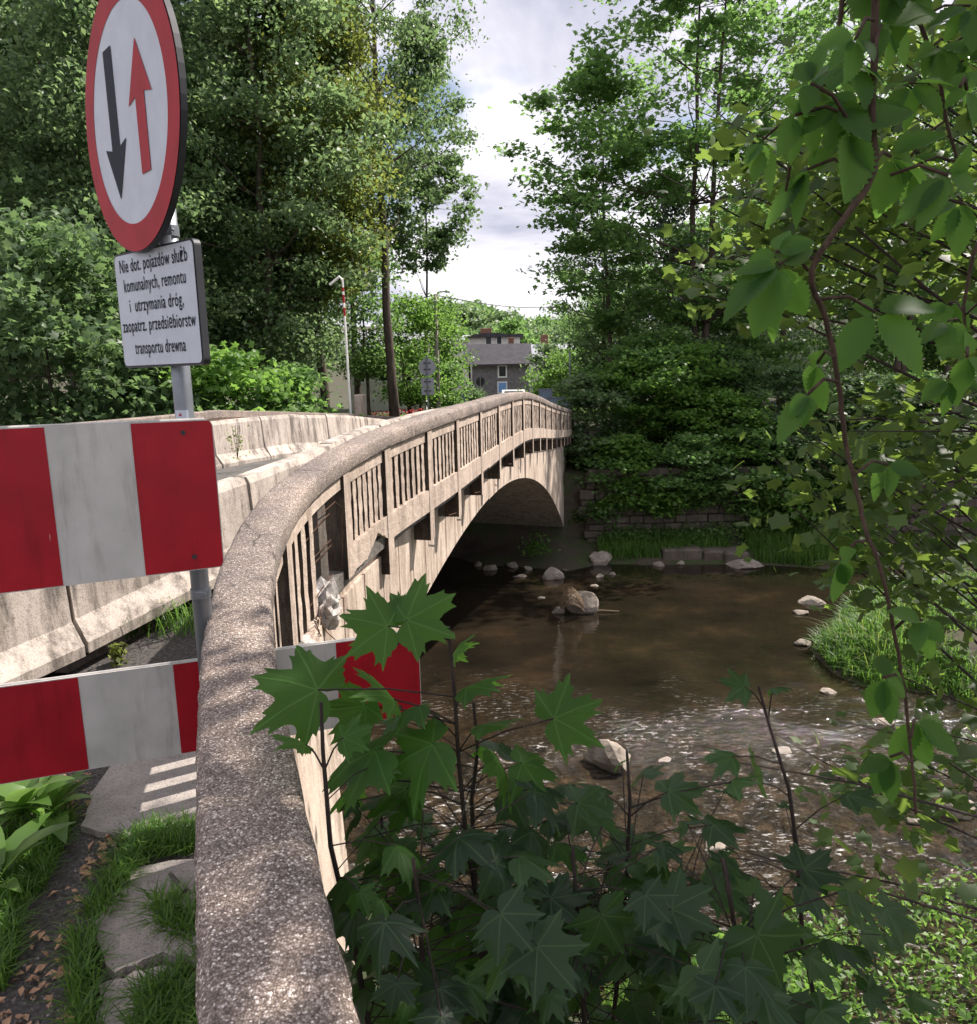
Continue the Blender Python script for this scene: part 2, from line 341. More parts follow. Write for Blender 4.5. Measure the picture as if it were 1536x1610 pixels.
# ================================================================= BRIDGE
br = thing('arch_bridge', 'old arched concrete road bridge with balustrade and curved gravelly handrail', 'bridge', tuple(face(3, -3, -2.4)))
def intr(d):
    u = abs(d-3.0)
    return -2.36-(.0185*u**1.9 if u < 30 else 40)
def extr(d): return max(-5.9, 0) if 0 else -1.75-.0125*max(0, d-5.5)**2.03
def deckz(d): return smooth_interp(d, RA[:, 0], RA[:, 3])-.93
def bridge_body():
    m = MB()
    ds = np.concatenate([np.arange(-12., 22.31, .55), [22.4]])
    rings = []
    for d in ds:
        zt = deckz(max(d, -8))-.12 if d > -6.2 else -2.75; zi = max(intr(d), -8.6)
        rings.append([face(d, -.33, zt), face(d, -.33, zi), face(d, BW, zi), face(d, BW, zt)])
    m.sweep(rings)
    m.build('arch_barrel', MT['conc_face'], br)
    m = MB()
    for a, b in ((22.4, 23.6),):
        m.sweep([[face(d, -.33, deckz(d)-.12), face(d, -.33, -9), face(d, BW, -9), face(d, BW, deckz(d)-.12)] for d in (a, b)])
    m.build('abutment', MT['conc_face'], br)
    # board marked facing panels over the spandrel
    d = -10.4
    while d < 23.3:
        wd = .60; e = min(d+wd-.03, 23.5)
        def top(q): return deckz(max(q, -7))-.20 if d > -6.4 else -2.8
        def bot(q): return max(intr(q), -8.3) if q < 22.3 else -8.3
        lo = bot if d < 7.6 else (lambda q: extr(q))
        ok = (top(d)-lo(d) > .05)
        if ok:
            r = []
            for q in (d, e):
                r.append([face(q, -.33, top(q)), face(q, -.33, lo(q)), face(q, -.30, lo(q)), face(q, -.30, top(q))])
            m = MB(); m.sweep(r); m.build('facing_panel', MT['conc_face'], br)
        d += wd
    m = MB(); r = []
    for q in np.arange(7.62, 22.35, .35):
        r.append([face(q, -.33, extr(q)-.03), face(q, -.33, max(intr(q), -8.3)), face(q, -.27, max(intr(q), -8.3)), face(q, -.27, extr(q)-.03)])
    m.sweep(r); m.build('arch_ring', MT['conc_face'], br)
    # deck edge slab below the bottom beam
    m = MB()
    m.sweep([[rail(d, -.04, -1.02+.13), rail(d, -.04, -1.13+.1), rail(d, -.42 if d > -6 else -.30, -1.13+.1), rail(d, -.42 if d > -6 else -.30, -1.02+.13)] for d in np.arange(-6.4, 23.4, .5)])
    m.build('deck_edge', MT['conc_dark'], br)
bridge_body()
# handrail with rounded top
def handrail():
    prof = [(0, 0), (.010, .02), (.010, .128), (-.002, .150), (-.026, .164), (-.14, .170), (-.256, .164), (-.280, .150), (-.292, .128), (-.292, .02), (-.28, 0)]
    m = MB(); ds = np.concatenate([np.arange(-16, -3, .08), np.arange(-3, 23.3, .2)]); r = []
    rr = random.Random(2)
    js = [-14.2, -11.2, -6.05, -3.6, .4, 2.9, 6.3, 9.8, 13.4, 17]; ds = sorted([d for d in ds if min(abs(d-j) for j in js) > .03]+[j+q for j in js for q in (-.012, -.004, .004, .012)])
    for d in ds:
        w_ = [rr.uniform(-.0035, .0035) for _ in prof]; k = .965 if min(abs(d-j) for j in js) < .006 else 1
        r.append([rail(d, -.14+(a+.14)*k+w_[i], .08+(b-.08)*k+w_[-i-1]) for i, (a, b) in enumerate(prof)])
    m.sweep(r); m.build('handrail', MT['agg'], br, smooth=True)
handrail()
POSTS = [-8.9, -7.3, -5.5, -4.4, -3.1, -1.8] + [1.75*k for k in range(13)] + [22.75]
HP = .97
def bar(m, d0, d1, o0, o1, z0, z1, step=.3):
    n = max(1, int((d1-d0)/step)); m.sweep([[rail(d, o1, z1), rail(d, o1, z0), rail(d, o0, z0), rail(d, o0, z1)] for d in np.linspace(d0, d1, n+1)])
def balustrade():
    FARB = None
    for k, d in enumerate(POSTS):
        if k < 1: continue
        m = MB(); ww = .16 if k != 1 else .2
        ztop = -.003; zb = -HP-(.36 if k >= 3 else .02)
        if k == 2 or k == 1: zb = -HP
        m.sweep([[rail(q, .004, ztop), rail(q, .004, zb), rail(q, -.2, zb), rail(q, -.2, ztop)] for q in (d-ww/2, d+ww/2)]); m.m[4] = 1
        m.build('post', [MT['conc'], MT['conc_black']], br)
        if k >= 3:
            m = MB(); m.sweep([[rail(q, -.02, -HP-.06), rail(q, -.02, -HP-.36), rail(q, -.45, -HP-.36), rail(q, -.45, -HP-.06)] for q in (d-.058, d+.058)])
            m.build('bracket', MT['conc_dark'], br)  # shade on the bracket sides put into a darker concrete
    for k in range(1, len(POSTS)-1):
        a, b = POSTS[k]+.085, POSTS[k+1]-.085
        if k >= 1:
            m = MB(); bar(m, a, b, -.17, -.025, -.12, -.004); m.build('top_beam', MT['conc'], br)
        if k >= 2:
            m = MB(); lo = -HP
            if k == 3-0 and False: pass
            if POSTS[k] == -4.4 or POSTS[k] == -5.5:
                # broken lower edge
                rr = random.Random(k); qs = np.linspace(a, b, 26); r = []
                for q in qs:
                    u = (q-a)/(b-a); cut = 0
                    if POSTS[k] == -5.5: cut = .16*max(0, 1-abs(u-.72)/.34)+rr.uniform(0, .025)
                    r.append([rail(q, .0, -HP+.27+rr.uniform(-.012, .012)), rail(q, .0, lo+cut), rail(q, -.17, lo+cut*.8), rail(q, -.17, -HP+.27)])
                m.sweep(r)
            else: bar(m, a, b, -.17, -.002, lo, -HP+.27)
            m.build('bottom_beam', MT['conc'], br)
        # balusters
        n = 7 if b-a < 1.3 or k > 5 else 8
        if k == 1: n = 7
        rr = random.Random(40+k)
        if k >= 10 and FARB is None: FARB = MB()
        for i in range(n):
            m = MB() if k < 10 else FARB
            c = a+(b-a)*(i+.5)/n; hw = .056 if b-a > 1.3 else .043
            if k == 1 and i > 3: continue       # missing ones at the break
            z0, z1 = -HP+.26, -.118
            if k == 1: z0 = -HP+.02
            pts = []
            nn = 9
            r = []
            for j in range(nn+1):
                z = z0+(z1-z0)*j/nn; e = [rr.uniform(-.006, .006) for _ in range(4)]
                r.append([rail(c-hw+e[0], -.035+e[1]*.6, z), rail(c+hw+e[2], -.035+e[3]*.6, z), rail(c+hw, -.135, z), rail(c-hw, -.135, z)])
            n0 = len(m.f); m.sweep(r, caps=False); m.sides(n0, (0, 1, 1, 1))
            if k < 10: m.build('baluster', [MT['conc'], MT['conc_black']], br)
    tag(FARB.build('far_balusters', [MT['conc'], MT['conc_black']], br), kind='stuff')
    # near part: low wall below the handrail up to the gap the barrier board passes through
    for d0, d1 in ((-16, -14.2), (-14.2, -12.6), (-12.6, -10.9), (-10.9, -9.15)):
        m = MB(); m.sweep([[rail(q, .0, -.003), rail(q, .0, -HP), rail(q, -.2, -HP), rail(q, -.2, -.003)] for q in (d1-.08, d1+.08)]); m.build('post', MT['conc'], br)
        nb = 8
        for i in range(nb):
            c = d0+.12+(d1-d0-.24)*(i+.5)/nb; m = MB()
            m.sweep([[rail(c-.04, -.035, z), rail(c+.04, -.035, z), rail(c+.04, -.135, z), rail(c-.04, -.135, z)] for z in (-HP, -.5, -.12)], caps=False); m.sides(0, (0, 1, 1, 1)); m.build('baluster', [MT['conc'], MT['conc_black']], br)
        m = MB(); bar(m, d0+.08, d1-.08, -.17, -.025, -.12, -.004); m.build('top_beam', MT['conc'], br)
    for i in range(5):
        c = -8.5+.2*i; m = MB()
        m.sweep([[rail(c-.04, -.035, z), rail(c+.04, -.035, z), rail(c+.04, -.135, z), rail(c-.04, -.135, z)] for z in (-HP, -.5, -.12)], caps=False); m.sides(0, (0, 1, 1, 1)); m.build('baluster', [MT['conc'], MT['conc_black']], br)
    m = MB(); bar(m, -8.6, -7.42, -.17, -.025, -.12, -.004); m.build('top_beam', MT['conc'], br)
    m = MB(); bar(m, -16, -6.35, -.26, -.0, -1.35, -HP+.0); m.build('plinth', MT['conc'], br)
    # curved wing wall below the balustrade
    m = MB(); m.sweep([[rail(d, .02, -HP-.04), rail(d, .02, -HP-.06), rail(d, .25, -6.0), rail(d, -.4, -6.0), rail(d, -.3, -HP-.04)] for d in np.arange(-15.9, -6.3, .35)])
    m.build('wing_wall', MT['conc_face'], br)
balustrade()
def far_parapet():
    pts = [W(-60, 684, 10.5), W(0, 675, 11.2), W(148, 663, 12.6), (-5.98, 14.5, EYE-.64), (-5.9, 17, EYE-.66), (-5.6, 20, EYE-.83), (-4.7, 26, EYE-1.22), (-3.5, 33, EYE-1.75), (-2.6, 38, EYE-2.1)]
    pts = [np.array(p) for p in pts]; m = MB(); r = []; b = MB(); r2 = []
    for i, p in enumerate(pts):
        t = pts[min(i+1, len(pts)-1)]-pts[max(0, i-1)]; t[2] = 0; t /= np.linalg.norm(t); n = np.array([t[1], -t[0], 0])
        z = np.array([0, 0, 1.])
        r.append([p-n*.28-z*.16, p-n*.28-z*.02, p-n*.2, p-n*.06, p-z*.02, p-z*.16])
        r2.append([p-n*.23-z*.15, p-n*.23-z*1.5, p-n*.05-z*1.5, p-n*.05-z*.15])
    m.sweep(r); m.build('left_handrail', MT['agg'], br); b.sweep(r2); b.build('left_parapet', MT['conc'], br)
    m = MB(); m.box(W(567, 643, 33), (.42, .8, 1.25), bev=.05); m.build('end_pillar', MT['conc_face'], br)
far_parapet()
# rebars and dark broken core at the missing balusters
def damage():
    m = MB(); d = -6.05
    m.sweep([[rail(q, -.16+random.Random(i).uniform(-.01, .01), -.12-(.87-.12)*i/7.) for q in (0,)] for i in range(0)]) if 0 else None
    rr = random.Random(9); r = []
    for j in range(9):
        z = -.13-.84*j/8; e = [rr.uniform(-.012, .012) for _ in range(4)]
        r.append([rail(d-.1+e[0], -.19, z), rail(d+.1+e[1], -.19, z), rail(d+.1+e[2], -.05, z), rail(d-.1+e[3], -.05, z)])
    m.sweep(r); m.build('broken_core', MT['wallstone'], br)
    for z in (-.24, -.47, -.52, -.78):
        m = MB(); a = rail(d-rr.uniform(.25, .5), -.05, z+rr.uniform(-.05, .02)); b = rail(d-.1, -.02, z); c = rail(d+.14, -.03, z-.01)
        m.tube([a, b, c], .005, 6); m.build('rebar', MT['rust'], br)
    m = MB(); m.tube([rail(d-.1, -.01, -.17), rail(d+.2, .01, -.16), rail(d+.33, .02, -.25), rail(d+.36, -.01, -.75)], .005, 6); m.build('rebar', MT['rust'], br)
    for k in range(9):
        m = MB(); q = d+rr.uniform(-.6, .1); a = rail(q, .01, -.88-rr.uniform(0, .06)); b = a+np.array([rr.uniform(-.08, .08), rr.uniform(-.15, .15), -rr.uniform(.02, .12)]); c = b+np.array([rr.uniform(-.08, .08), rr.uniform(-.1, .1), -rr.uniform(-.05, .1)])
        m.tube([a, b, c], .0045, 5); m.build('rebar', MT['rust'], br)
    for d0 in (-1.8, 0, 3.5, 7):
        m = MB(); a = rail(d0-.5, -.1, -HP-.02); b = rail(d0-.45, -.05, -HP-.26); c = rail(d0-.1, -.03, -HP-.3); e = rail(d0-.08, -.03, -HP-.05)
        m.tube([a, b, c, e], .008, 6); m.build('rebar', MT['rust'], br)
damage()
# plastic and paper rubbish stuffed into the hole
def crumple(name, c, s, seed, mat, lab, cat):
    rr = np.random.RandomState(seed); import bmesh
    bm = bmesh.new(); bmesh.ops.create_icosphere(bm, subdivisions=3, radius=1)
    dirs = rr.randn(22, 3); dirs /= np.linalg.norm(dirs, axis=1)[:, None]; of = rr.uniform(.45, .95, 22)
    v = np.array([q.co[:] for q in bm.verts]); f = [tuple(q.index for q in p.verts) for p in bm.faces]; bm.free()
    rad = np.min(np.where(v@dirs.T > .15, of/np.maximum(v@dirs.T, .15), 9), axis=1); rad = np.minimum(rad, 1.15)*(1+.16*np.sin(v@rr.randn(3, 1)[:, 0]*9+v[:, 2]*5))+rr.uniform(-.07, .07, len(v))
    v = v*rad[:, None]*np.array(s)+np.array(c)
    return tag(link_mesh(name, v, f, mat, orig=c), lab, cat)
crumple('plastic_bag', rail(-6.2, .0, -.99), (.20, .30, .24), 3, MT['plastic'], 'crumpled dirty white plastic bag stuffed in the broken balustrade', 'rubbish')
crumple('paper_scrap', rail(-6.85, -.04, -1.0), (.14, .16, .10), 8, MT['plastic'], 'small torn grey scrap below the broken balusters left of the plastic bag', 'rubbish')
def debris():
    m = MB(); t, n = rail_ax(-6.5)
    for k, (z, l) in enumerate(((-.22, .13), (-.50, .12))):
        m.box(rail(-6.45+k*.05, -.14, z), (.17, .05, l), (t*.9+n*.3, n, np.array([.1, 0, 1.])), bev=.004)
    tag(m.build('cardboard_scrap', MT['brick'], orig=tuple(rail(-6.45, -.14, -.4))), 'two pale orange packaging pieces wedged behind exposed rebar', 'rubbish')
    m = MB()
    rr = random.Random(3)
    for k in range(7):
        c = rail(-6.62+rr.uniform(-.1, .12), -.13, -.15-.1*k)
        m.box(c, (.2, .006, .12), (t+n*rr.uniform(-.4, .4)+np.array([0, 0, rr.uniform(-.4, .4)]), n, np.array([rr.uniform(-.3, .3), 0, 1.])))
    tag(m.build('plastic_strips', MT['plastic'], orig=tuple(rail(-6.6, -.13, -.4))), 'pale torn plastic strips hanging in the broken balustrade gap', 'rubbish')
debris()
# ================================================================= JERSEY BARRIERS
def jersey(path, name_lab, grp, seg, side, cat='barrier', dmin=0):
    P = np.array(path, float); cum = np.concatenate([[0], np.cumsum(np.linalg.norm(np.diff(P[:, :2], axis=0), axis=1))])
    def at(s): return np.array([np.interp(s, cum, P[:, k]) for k in range(3)])
    s0 = 0; k = 0
    prof = [(0, -.80), (0, -.72), (.13, -.56), (.17, -.06), (.20, 0), (.36, 0), (.39, -.06), (.43, -.56), (.56, -.72), (.56, -.80)]
    rr = random.Random(int(seg*100))
    while s0 < cum[-1]-.4:
        s1 = min(s0+seg-.03, cum[-1]); r = []
        jz = rr.uniform(-.012, .012); jo = rr.uniform(-.012, .012)
        for s in (s0, s0+.02, (s0+s1)/2, s1-.02, s1):
            p = at(s); t = at(min(s+.3, cum[-1]))-at(max(s-.3, 0)); t[2] = 0; t /= np.linalg.norm(t); n = np.array([t[1], -t[0], 0])*side
            sh = .985 if s in (s0, s1) else 1
            r.append([p+n*(o*sh+jo)+np.array([0, 0, z*(1 if z < -.7 else sh)+EYE+jz]) for o, z in prof])
        m = MB(); m.sweep(r)
        o = m.build('concrete_barrier', MT['jersey'], orig=tuple(at(s0)+np.array([0, 0, EYE-.8])))
        tag(o, name_lab % ORD[k], cat, grp); s0 += seg; k += 1
# row beside the footway: path is the foot line on the footway side, z = top height
jersey([(-4.85, 2.2, -1.42), (-3.5, 4.5, -1.30), (-2.95, 5.45, -1.17), (-2.42, 6.3, -.98), (-2.12, 6.9, -.91), (-1.72, 7.9, -.80), (-1.36, 10, -.675), (-1.11, 11.8, -.65), (-.82, 13.6, -.635), (-.34, 15.3, -.61), (.52, 20, -.78), (1.6, 26, -1.35), (2.6, 32, -1.85), (3.5, 37, -2.2)],
       'weathered concrete barrier, %s from the near end of the footway row', 'barrier row beside the footway', 1.85, -1)
jersey([(-7.2, 4.5, -1.25), (-5.9, 8, -1.0), (-4.95, 11.6, -.76), (-4.4, 13.25, -.70), (-3.93, 14.3, -.70), (-3.55, 15.4, -.72), (-3.25, 16.7, -.80), (-2.95, 17.9, -.90), (-2.45, 21.3, -1.2), (-1.5, 27, -1.62), (-.2, 34, -2.15)],
       'weathered concrete barrier, %s from the near end of the row across the lane', 'barrier row on the far side of the lane', 1.27, -1)
# ================================================================= ROAD AND FOOTWAY
def ax_at(path, y, k):
    P = np.array(path); return float(np.interp(y, P[:, 1], P[:, k]))
A_ = [(-4.6, 2.6, -1.40), (-3.5, 4.5, -1.36), (-2.95, 5.45, -1.25), (-2.42, 6.3, -1.02), (-2.12, 6.9, -.91), (-1.72, 7.9, -.80), (-1.36, 10, -.675), (-1.11, 11.8, -.65), (-.82, 13.6, -.635), (-.34, 15.3, -.61), (.52, 20, -.78), (1.6, 26, -1.35), (2.6, 32, -1.85), (3.5, 37, -2.2)]
B_ = [(-7.2, 4.5, -1.25), (-5.9, 8, -1.0), (-4.95, 11.6, -.76), (-4.4, 13.25, -.70), (-3.93, 14.3, -.70), (-3.55, 15.4, -.72), (-3.25, 16.7, -.80), (-2.95, 17.9, -.90), (-2.45, 21.3, -1.2), (-1.5, 27, -1.62), (-.2, 34, -2.15), (1, 40, -2.5)]
def ribbon(name, rows, mat, kind='structure'):
    m = MB(); m.sweep(rows, closed=False, caps=False); o = m.build(name, mat); o['kind'] = kind; return o
rows = []
for y in list(np.arange(2.8, 37, .8)):
    zl, zr = ax_at(B_, y, 2)-.79, ax_at(A_, y, 2)-.79; xl, xr = ax_at(B_, y, 0)-.2, ax_at(A_, y, 0)-.1
    rows.append([(xl+(xr-xl)*u, y, zl+(zr-zl)*u+EYE+.05*math.sin(math.pi*u)) for u in np.linspace(0, 1, 7)])
ribbon('road', rows, MT['asphalt'])
rows = []
def rail_by_y(y):
    d = np.interp(y, RA[:, 2], RA[:, 0]); return rail(d)
for y in list(np.arange(-2.5, 37.2, .6)):
    r_ = rail_by_y(y); zr = min(r_[2]-1.0, 99) if y > 4 else EYE-2.25+0*y
    if 4 <= y < 6: zr = (EYE-2.25)*(1-(y-4)/2)+(r_[2]-1.0)*(y-4)/2
    xl = ax_at(A_, max(y, 2.6), 0)-.15 if y > 2.6 else -4.9; xr = r_[0]-.06
    rows.append([(xl+(xr-xl)*u, y, zr) for u in np.linspace(0, 1, 5)])
FOOT = rows
ribbon('footpath', rows, MT['gravel'])
def footz(y): return float(np.interp(y, [r[0][1] for r in FOOT], [r[0][2] for r in FOOT]))
rows = []
for y in np.arange(11, 37, 2.):
    zl = ax_at(B_, y, 2)-.70
    rows.append([(ax_at(B_, y, 0)-2.3, y, zl+EYE), (ax_at(B_, y, 0)-.3, y, zl+EYE)])
ribbon('left_footway', rows, MT['slab'])
# ================================================================= GROUND AND WATER
NEAR = [(60, 24), (30, 25), (18, 26), (12.4, 25), (11.2, 23.3), (10.2, 21.6), (9.0, 20.3), (8.8, 18.6), (9.3, 17.6), (10.4, 17.3), (11.6, 16.4), (14, 16), (18, 14), (14, 12), (11, 11), (7.4, 10.55), (5.5, 10.3), (3.5, 8.9), (1.7, 8.1), (0, 8), (-3, 9), (-10, 11), (-60, 14)]
FAR = [(-60, 20), (-16, 21), (-10, 23), (-6.5, 27), (-4, 31), (-2, 33), (-.3, 30.8), (1.5, 30.2), (3.2, 29.5), (4.5, 30.6), (7.5, 30.2), (10.8, 30.), (13.4, 29), (20, 28.5), (60, 28)]
POLY = np.array(NEAR+FAR)
def sdist(X, Y):
    """distance to the river outline, positive on land"""
    A = POLY; B = np.roll(POLY, -1, 0); best = np.full(X.shape, 1e9); ins = np.zeros(X.shape, bool)
    for (ax, ay), (bx, by) in zip(A, B):
        dx, dy = bx-ax, by-ay; t = np.clip(((X-ax)*dx+(Y-ay)*dy)/(dx*dx+dy*dy), 0, 1)
        best = np.minimum(best, np.hypot(X-ax-t*dx, Y-ay-t*dy))
        with np.errstate(divide='ignore', invalid='ignore'):
            c = ((ay > Y) != (by > Y)) & (X < (bx-ax)*(Y-ay)/(by-ay+1e-12)+ax)
        ins ^= c
    return np.where(ins, -best, best)
def vnoise(X, Y, s, seed=0):
    def h(i, j):
        q = np.sin(i*127.1+j*311.7+seed*74.7)*43758.5453; return q-np.floor(q)
    x, y = X*s, Y*s; i, j = np.floor(x), np.floor(y); u, v = x-i, y-j; u = u*u*(3-2*u); v = v*v*(3-2*v)
    return (h(i, j)*(1-u)+h(i+1, j)*u)*(1-v)+(h(i, j+1)*(1-u)+h(i+1, j+1)*u)*v-.5
def sstep(x, a, b): t = np.clip((x-a)/(b-a), 0, 1); return t*t*(3-2*t)
RY, RX = RA[:, 2], RA[:, 1]
WALLY = 32.6
def height(X, Y):
    X = np.asarray(X, float); Y = np.asarray(Y, float); sd = sdist(X, Y)
    rx = np.interp(Y, RY, RX); nz = vnoise(X, Y, .35, 1)*.5+vnoise(X, Y, 1.3, 2)*.16
    near = -2.5-np.clip((X-rx+.15)/.6, 0, 1)*1.6-np.clip(X-rx-.5, 0, 5)*.8+nz*.4
    near = np.where(X < rx-.2, np.where(X > rx-4.5, -2.55, -2.55-np.clip(rx-4.5-X, 0, 4)*.3), near)
    kk = np.where(X < rx, 2.5, 1.1)
    zn = np.minimum(near, -7.72+sd*kk*.9)
    zn = np.where((X > 5) , np.minimum(zn, -7.75+np.minimum(sd*.5, .85)+np.clip(sd-3, 0, 99)*.12+nz*.4), zn)
    # far bank: shore, retaining wall, wooded terrace
    shore = -7.75+np.minimum(sd*.32, .75)+nz*.35
    ter = -4.35+np.clip(Y-WALLY, 0, 30)*.2; ter = np.minimum(ter, -2.55)+nz*.3
    fr = np.where(Y < WALLY, shore, ter)
    emb = sstep(X, 5.6, 3.6)*sstep(Y, 34.5, 36.0)*sstep(X, -14, -8)
    fr = fr*(1-emb)+(-3.0-.012*np.clip(Y-36, 0, 60))*emb
    fr = np.where((X < -7), -7.7+np.clip(sd*.9, 0, 4.4)+nz, fr)
    z = np.where(Y > 27.5, fr, zn)
    z = np.where((Y > 14) & (Y <= 27.5), -7.75+np.minimum(sd*.55, .8)+nz*.5, z) if True else z
    z = np.where((X < -5) & (Y > 18), -7.7+np.clip(sd*.9, 0, 4.4)+nz, z)
    far = -2.9-.3*sstep(Y, 60, 110)+sstep(Y, 120, 300)*22+sstep(np.abs(X), 60, 200)*8
    z = z*(1-sstep(Y, 44, 60))+far*sstep(Y, 44, 60)
    z = np.where(sd < 0, -7.8+np.maximum(sd*.35, -.7), z)
    return z+EYE
def hz(x, y): return float(height(np.array([x]), np.array([y]))[0])
def terrain():
    xs = np.concatenate([np.linspace(-600, -60, 16), np.arange(-55, -12, 3.), np.arange(-12, 20, .4), np.arange(20, 60, 2.5), np.linspace(62, 600, 16)])
    ys = np.concatenate([np.linspace(-200, -14, 9), np.arange(-12, 0, 1.5), np.arange(0, 32.3, .4), [32.55, 32.62], np.arange(33, 46, .5), np.arange(46, 130, 4), np.linspace(134, 1500, 26)])
    X, Y = np.meshgrid(xs, ys); Z = height(X, Y); v = np.stack([X.ravel(), Y.ravel(), Z.ravel()], 1)
    n = len(xs); i = np.arange(len(ys)-1)[:, None]*n+np.arange(n-1)[None]; i = i.ravel()
    f = np.stack([i, i+1, i+n+1, i+n], 1)
    m, nt, b, L = newmat('earth and leaf mould'); p = wpos(nt)
    c = ramp(nt, noise(nt, p, .6, 8, .7), [(.32, (.035, .027, .02)), (.47, (.075, .058, .042)), (.56, (.045, .06, .02)), (.7, (.06, .10, .025))])
    L(c, b.inputs['Base Color']); b.inputs['Roughness'].default_value = .95; bump(nt, b, noise(nt, p, 9, 8, .7), .9, .12)
    o = link_mesh('ground', v, f, m, smooth=True); o['kind'] = 'structure'
terrain()
def water():
    m, nt, b, L = newmat('river water'); p = wpos(nt)
    c = ramp(nt, noise(nt, p, .42, 6, .6), [(.3, (.008, .007, .005)), (.55, (.019, .014, .009)), (.70, (.040, .026, .014))])
    sx = N(nt, 'ShaderNodeSeparateXYZ'); L(p, sx.inputs[0])
    # shallow gravelly riffle, nearer than 18 m: reddish bed shows
    mr = N(nt, 'ShaderNodeMapRange'); mr.inputs[1].default_value = 19; mr.inputs[2].default_value = 12.5
    wob = N(nt, 'ShaderNodeMath', operation='MULTIPLY_ADD'); wob.inputs[1].default_value = 9; L(noise(nt, p, .3, 3), wob.inputs[0]); 
    sh = N(nt, 'ShaderNodeMath', operation='SUBTRACT'); sh.inputs[1].default_value = 4.5; L(wob.outputs[0], sh.inputs[0]); L(sx.outputs[1], wob.inputs[2])
    L(sh.outputs[0], mr.inputs[0])
    bed = ramp(nt, noise(nt, p, 2.4, 7, .7), [(.38, (.014, .012, .008)), (.56, (.042, .029, .016)), (.75, (.13, .085, .048))])
    base = mixc(nt, mr.outputs[0], c, bed)
    fo = ramp(nt, noise(nt, wpos(nt, (.8, 2.2, 1)), 5.5, 6, .75), [(.56, (0, 0, 0)), (.63, (1, 1, 1))]); big = ramp(nt, noise(nt, p, .55, 2), [(.44, (0, 0, 0)), (.6, (1, 1, 1))])
    f1 = N(nt, 'ShaderNodeMath', operation='MULTIPLY'); L(fo, f1.inputs[0]); L(big, f1.inputs[1]); f2 = N(nt, 'ShaderNodeMath', operation='MULTIPLY'); L(f1.outputs[0], f2.inputs[0]); L(mr.outputs[0], f2.inputs[1])
    L(mixc(nt, f2.outputs[0], base, (.62, .60, .58)), b.inputs['Base Color'])  # white sky glints on the riffle painted into the colour, with foam
    b.inputs['Roughness'].default_value = .05; b.inputs['IOR'].default_value = 1.33; b.inputs['Specular IOR Level'].default_value = .7
    ps = wpos(nt, (.9, 1.6, 1)); calm = noise(nt, ps, 1.6, 3, .5)
    n1 = bump(nt, b, calm, .05, .25)
    fast = noise(nt, wpos(nt, (1., 1.6, 1)), 4.2, 5, .6)
    bb = N(nt, 'ShaderNodeBump'); bb.inputs['Distance'].default_value = .30; L(fast, bb.inputs['Height']); L(n1, bb.inputs['Normal'])
    st = N(nt, 'ShaderNodeMath', operation='MULTIPLY'); st.inputs[1].default_value = .85; L(mr.outputs[0], st.inputs[0]); L(st.outputs[0], bb.inputs['Strength'])
    L(bb.outputs[0], b.inputs['Normal'])
    xs = np.concatenate([np.linspace(-62, -4, 30), np.arange(-3.9, 18, .085), np.linspace(18.2, 62, 30)]); ys = np.concatenate([np.arange(6, 21, .085), np.arange(21.1, 37.5, .5)]); X, Y = np.meshgrid(xs, ys)
    rf = sstep(Y+vnoise(X, Y, .3, 5)*6, 19, 12.5)*(.55+.9*np.clip(vnoise(X, Y, .5, 15)+.4, 0, 1))
    Xw = X+.35*vnoise(X, Y, 1.1, 21); Yw = Y+.35*vnoise(X, Y, 1.1, 22)
    Z = (vnoise(Xw*.8+Yw*.3, Yw*1.8, 1.5, 7)*.11+vnoise(Xw, Yw*1.6, 2.9, 9)*.085+vnoise(Xw*1.1, Yw*1.5-Xw*.3, 5.2, 11)*.045)*rf
    nx = len(xs); i = (np.arange(len(ys)-1)[:, None]*nx+np.arange(nx-1)[None]).ravel(); f = np.stack([i, i+1, i+nx+1, i+nx], 1)
    o = link_mesh('river_water', np.stack([X.ravel(), Y.ravel(), Z.ravel()], 1), f, m, smooth=True); o['kind'] = 'structure'
water()
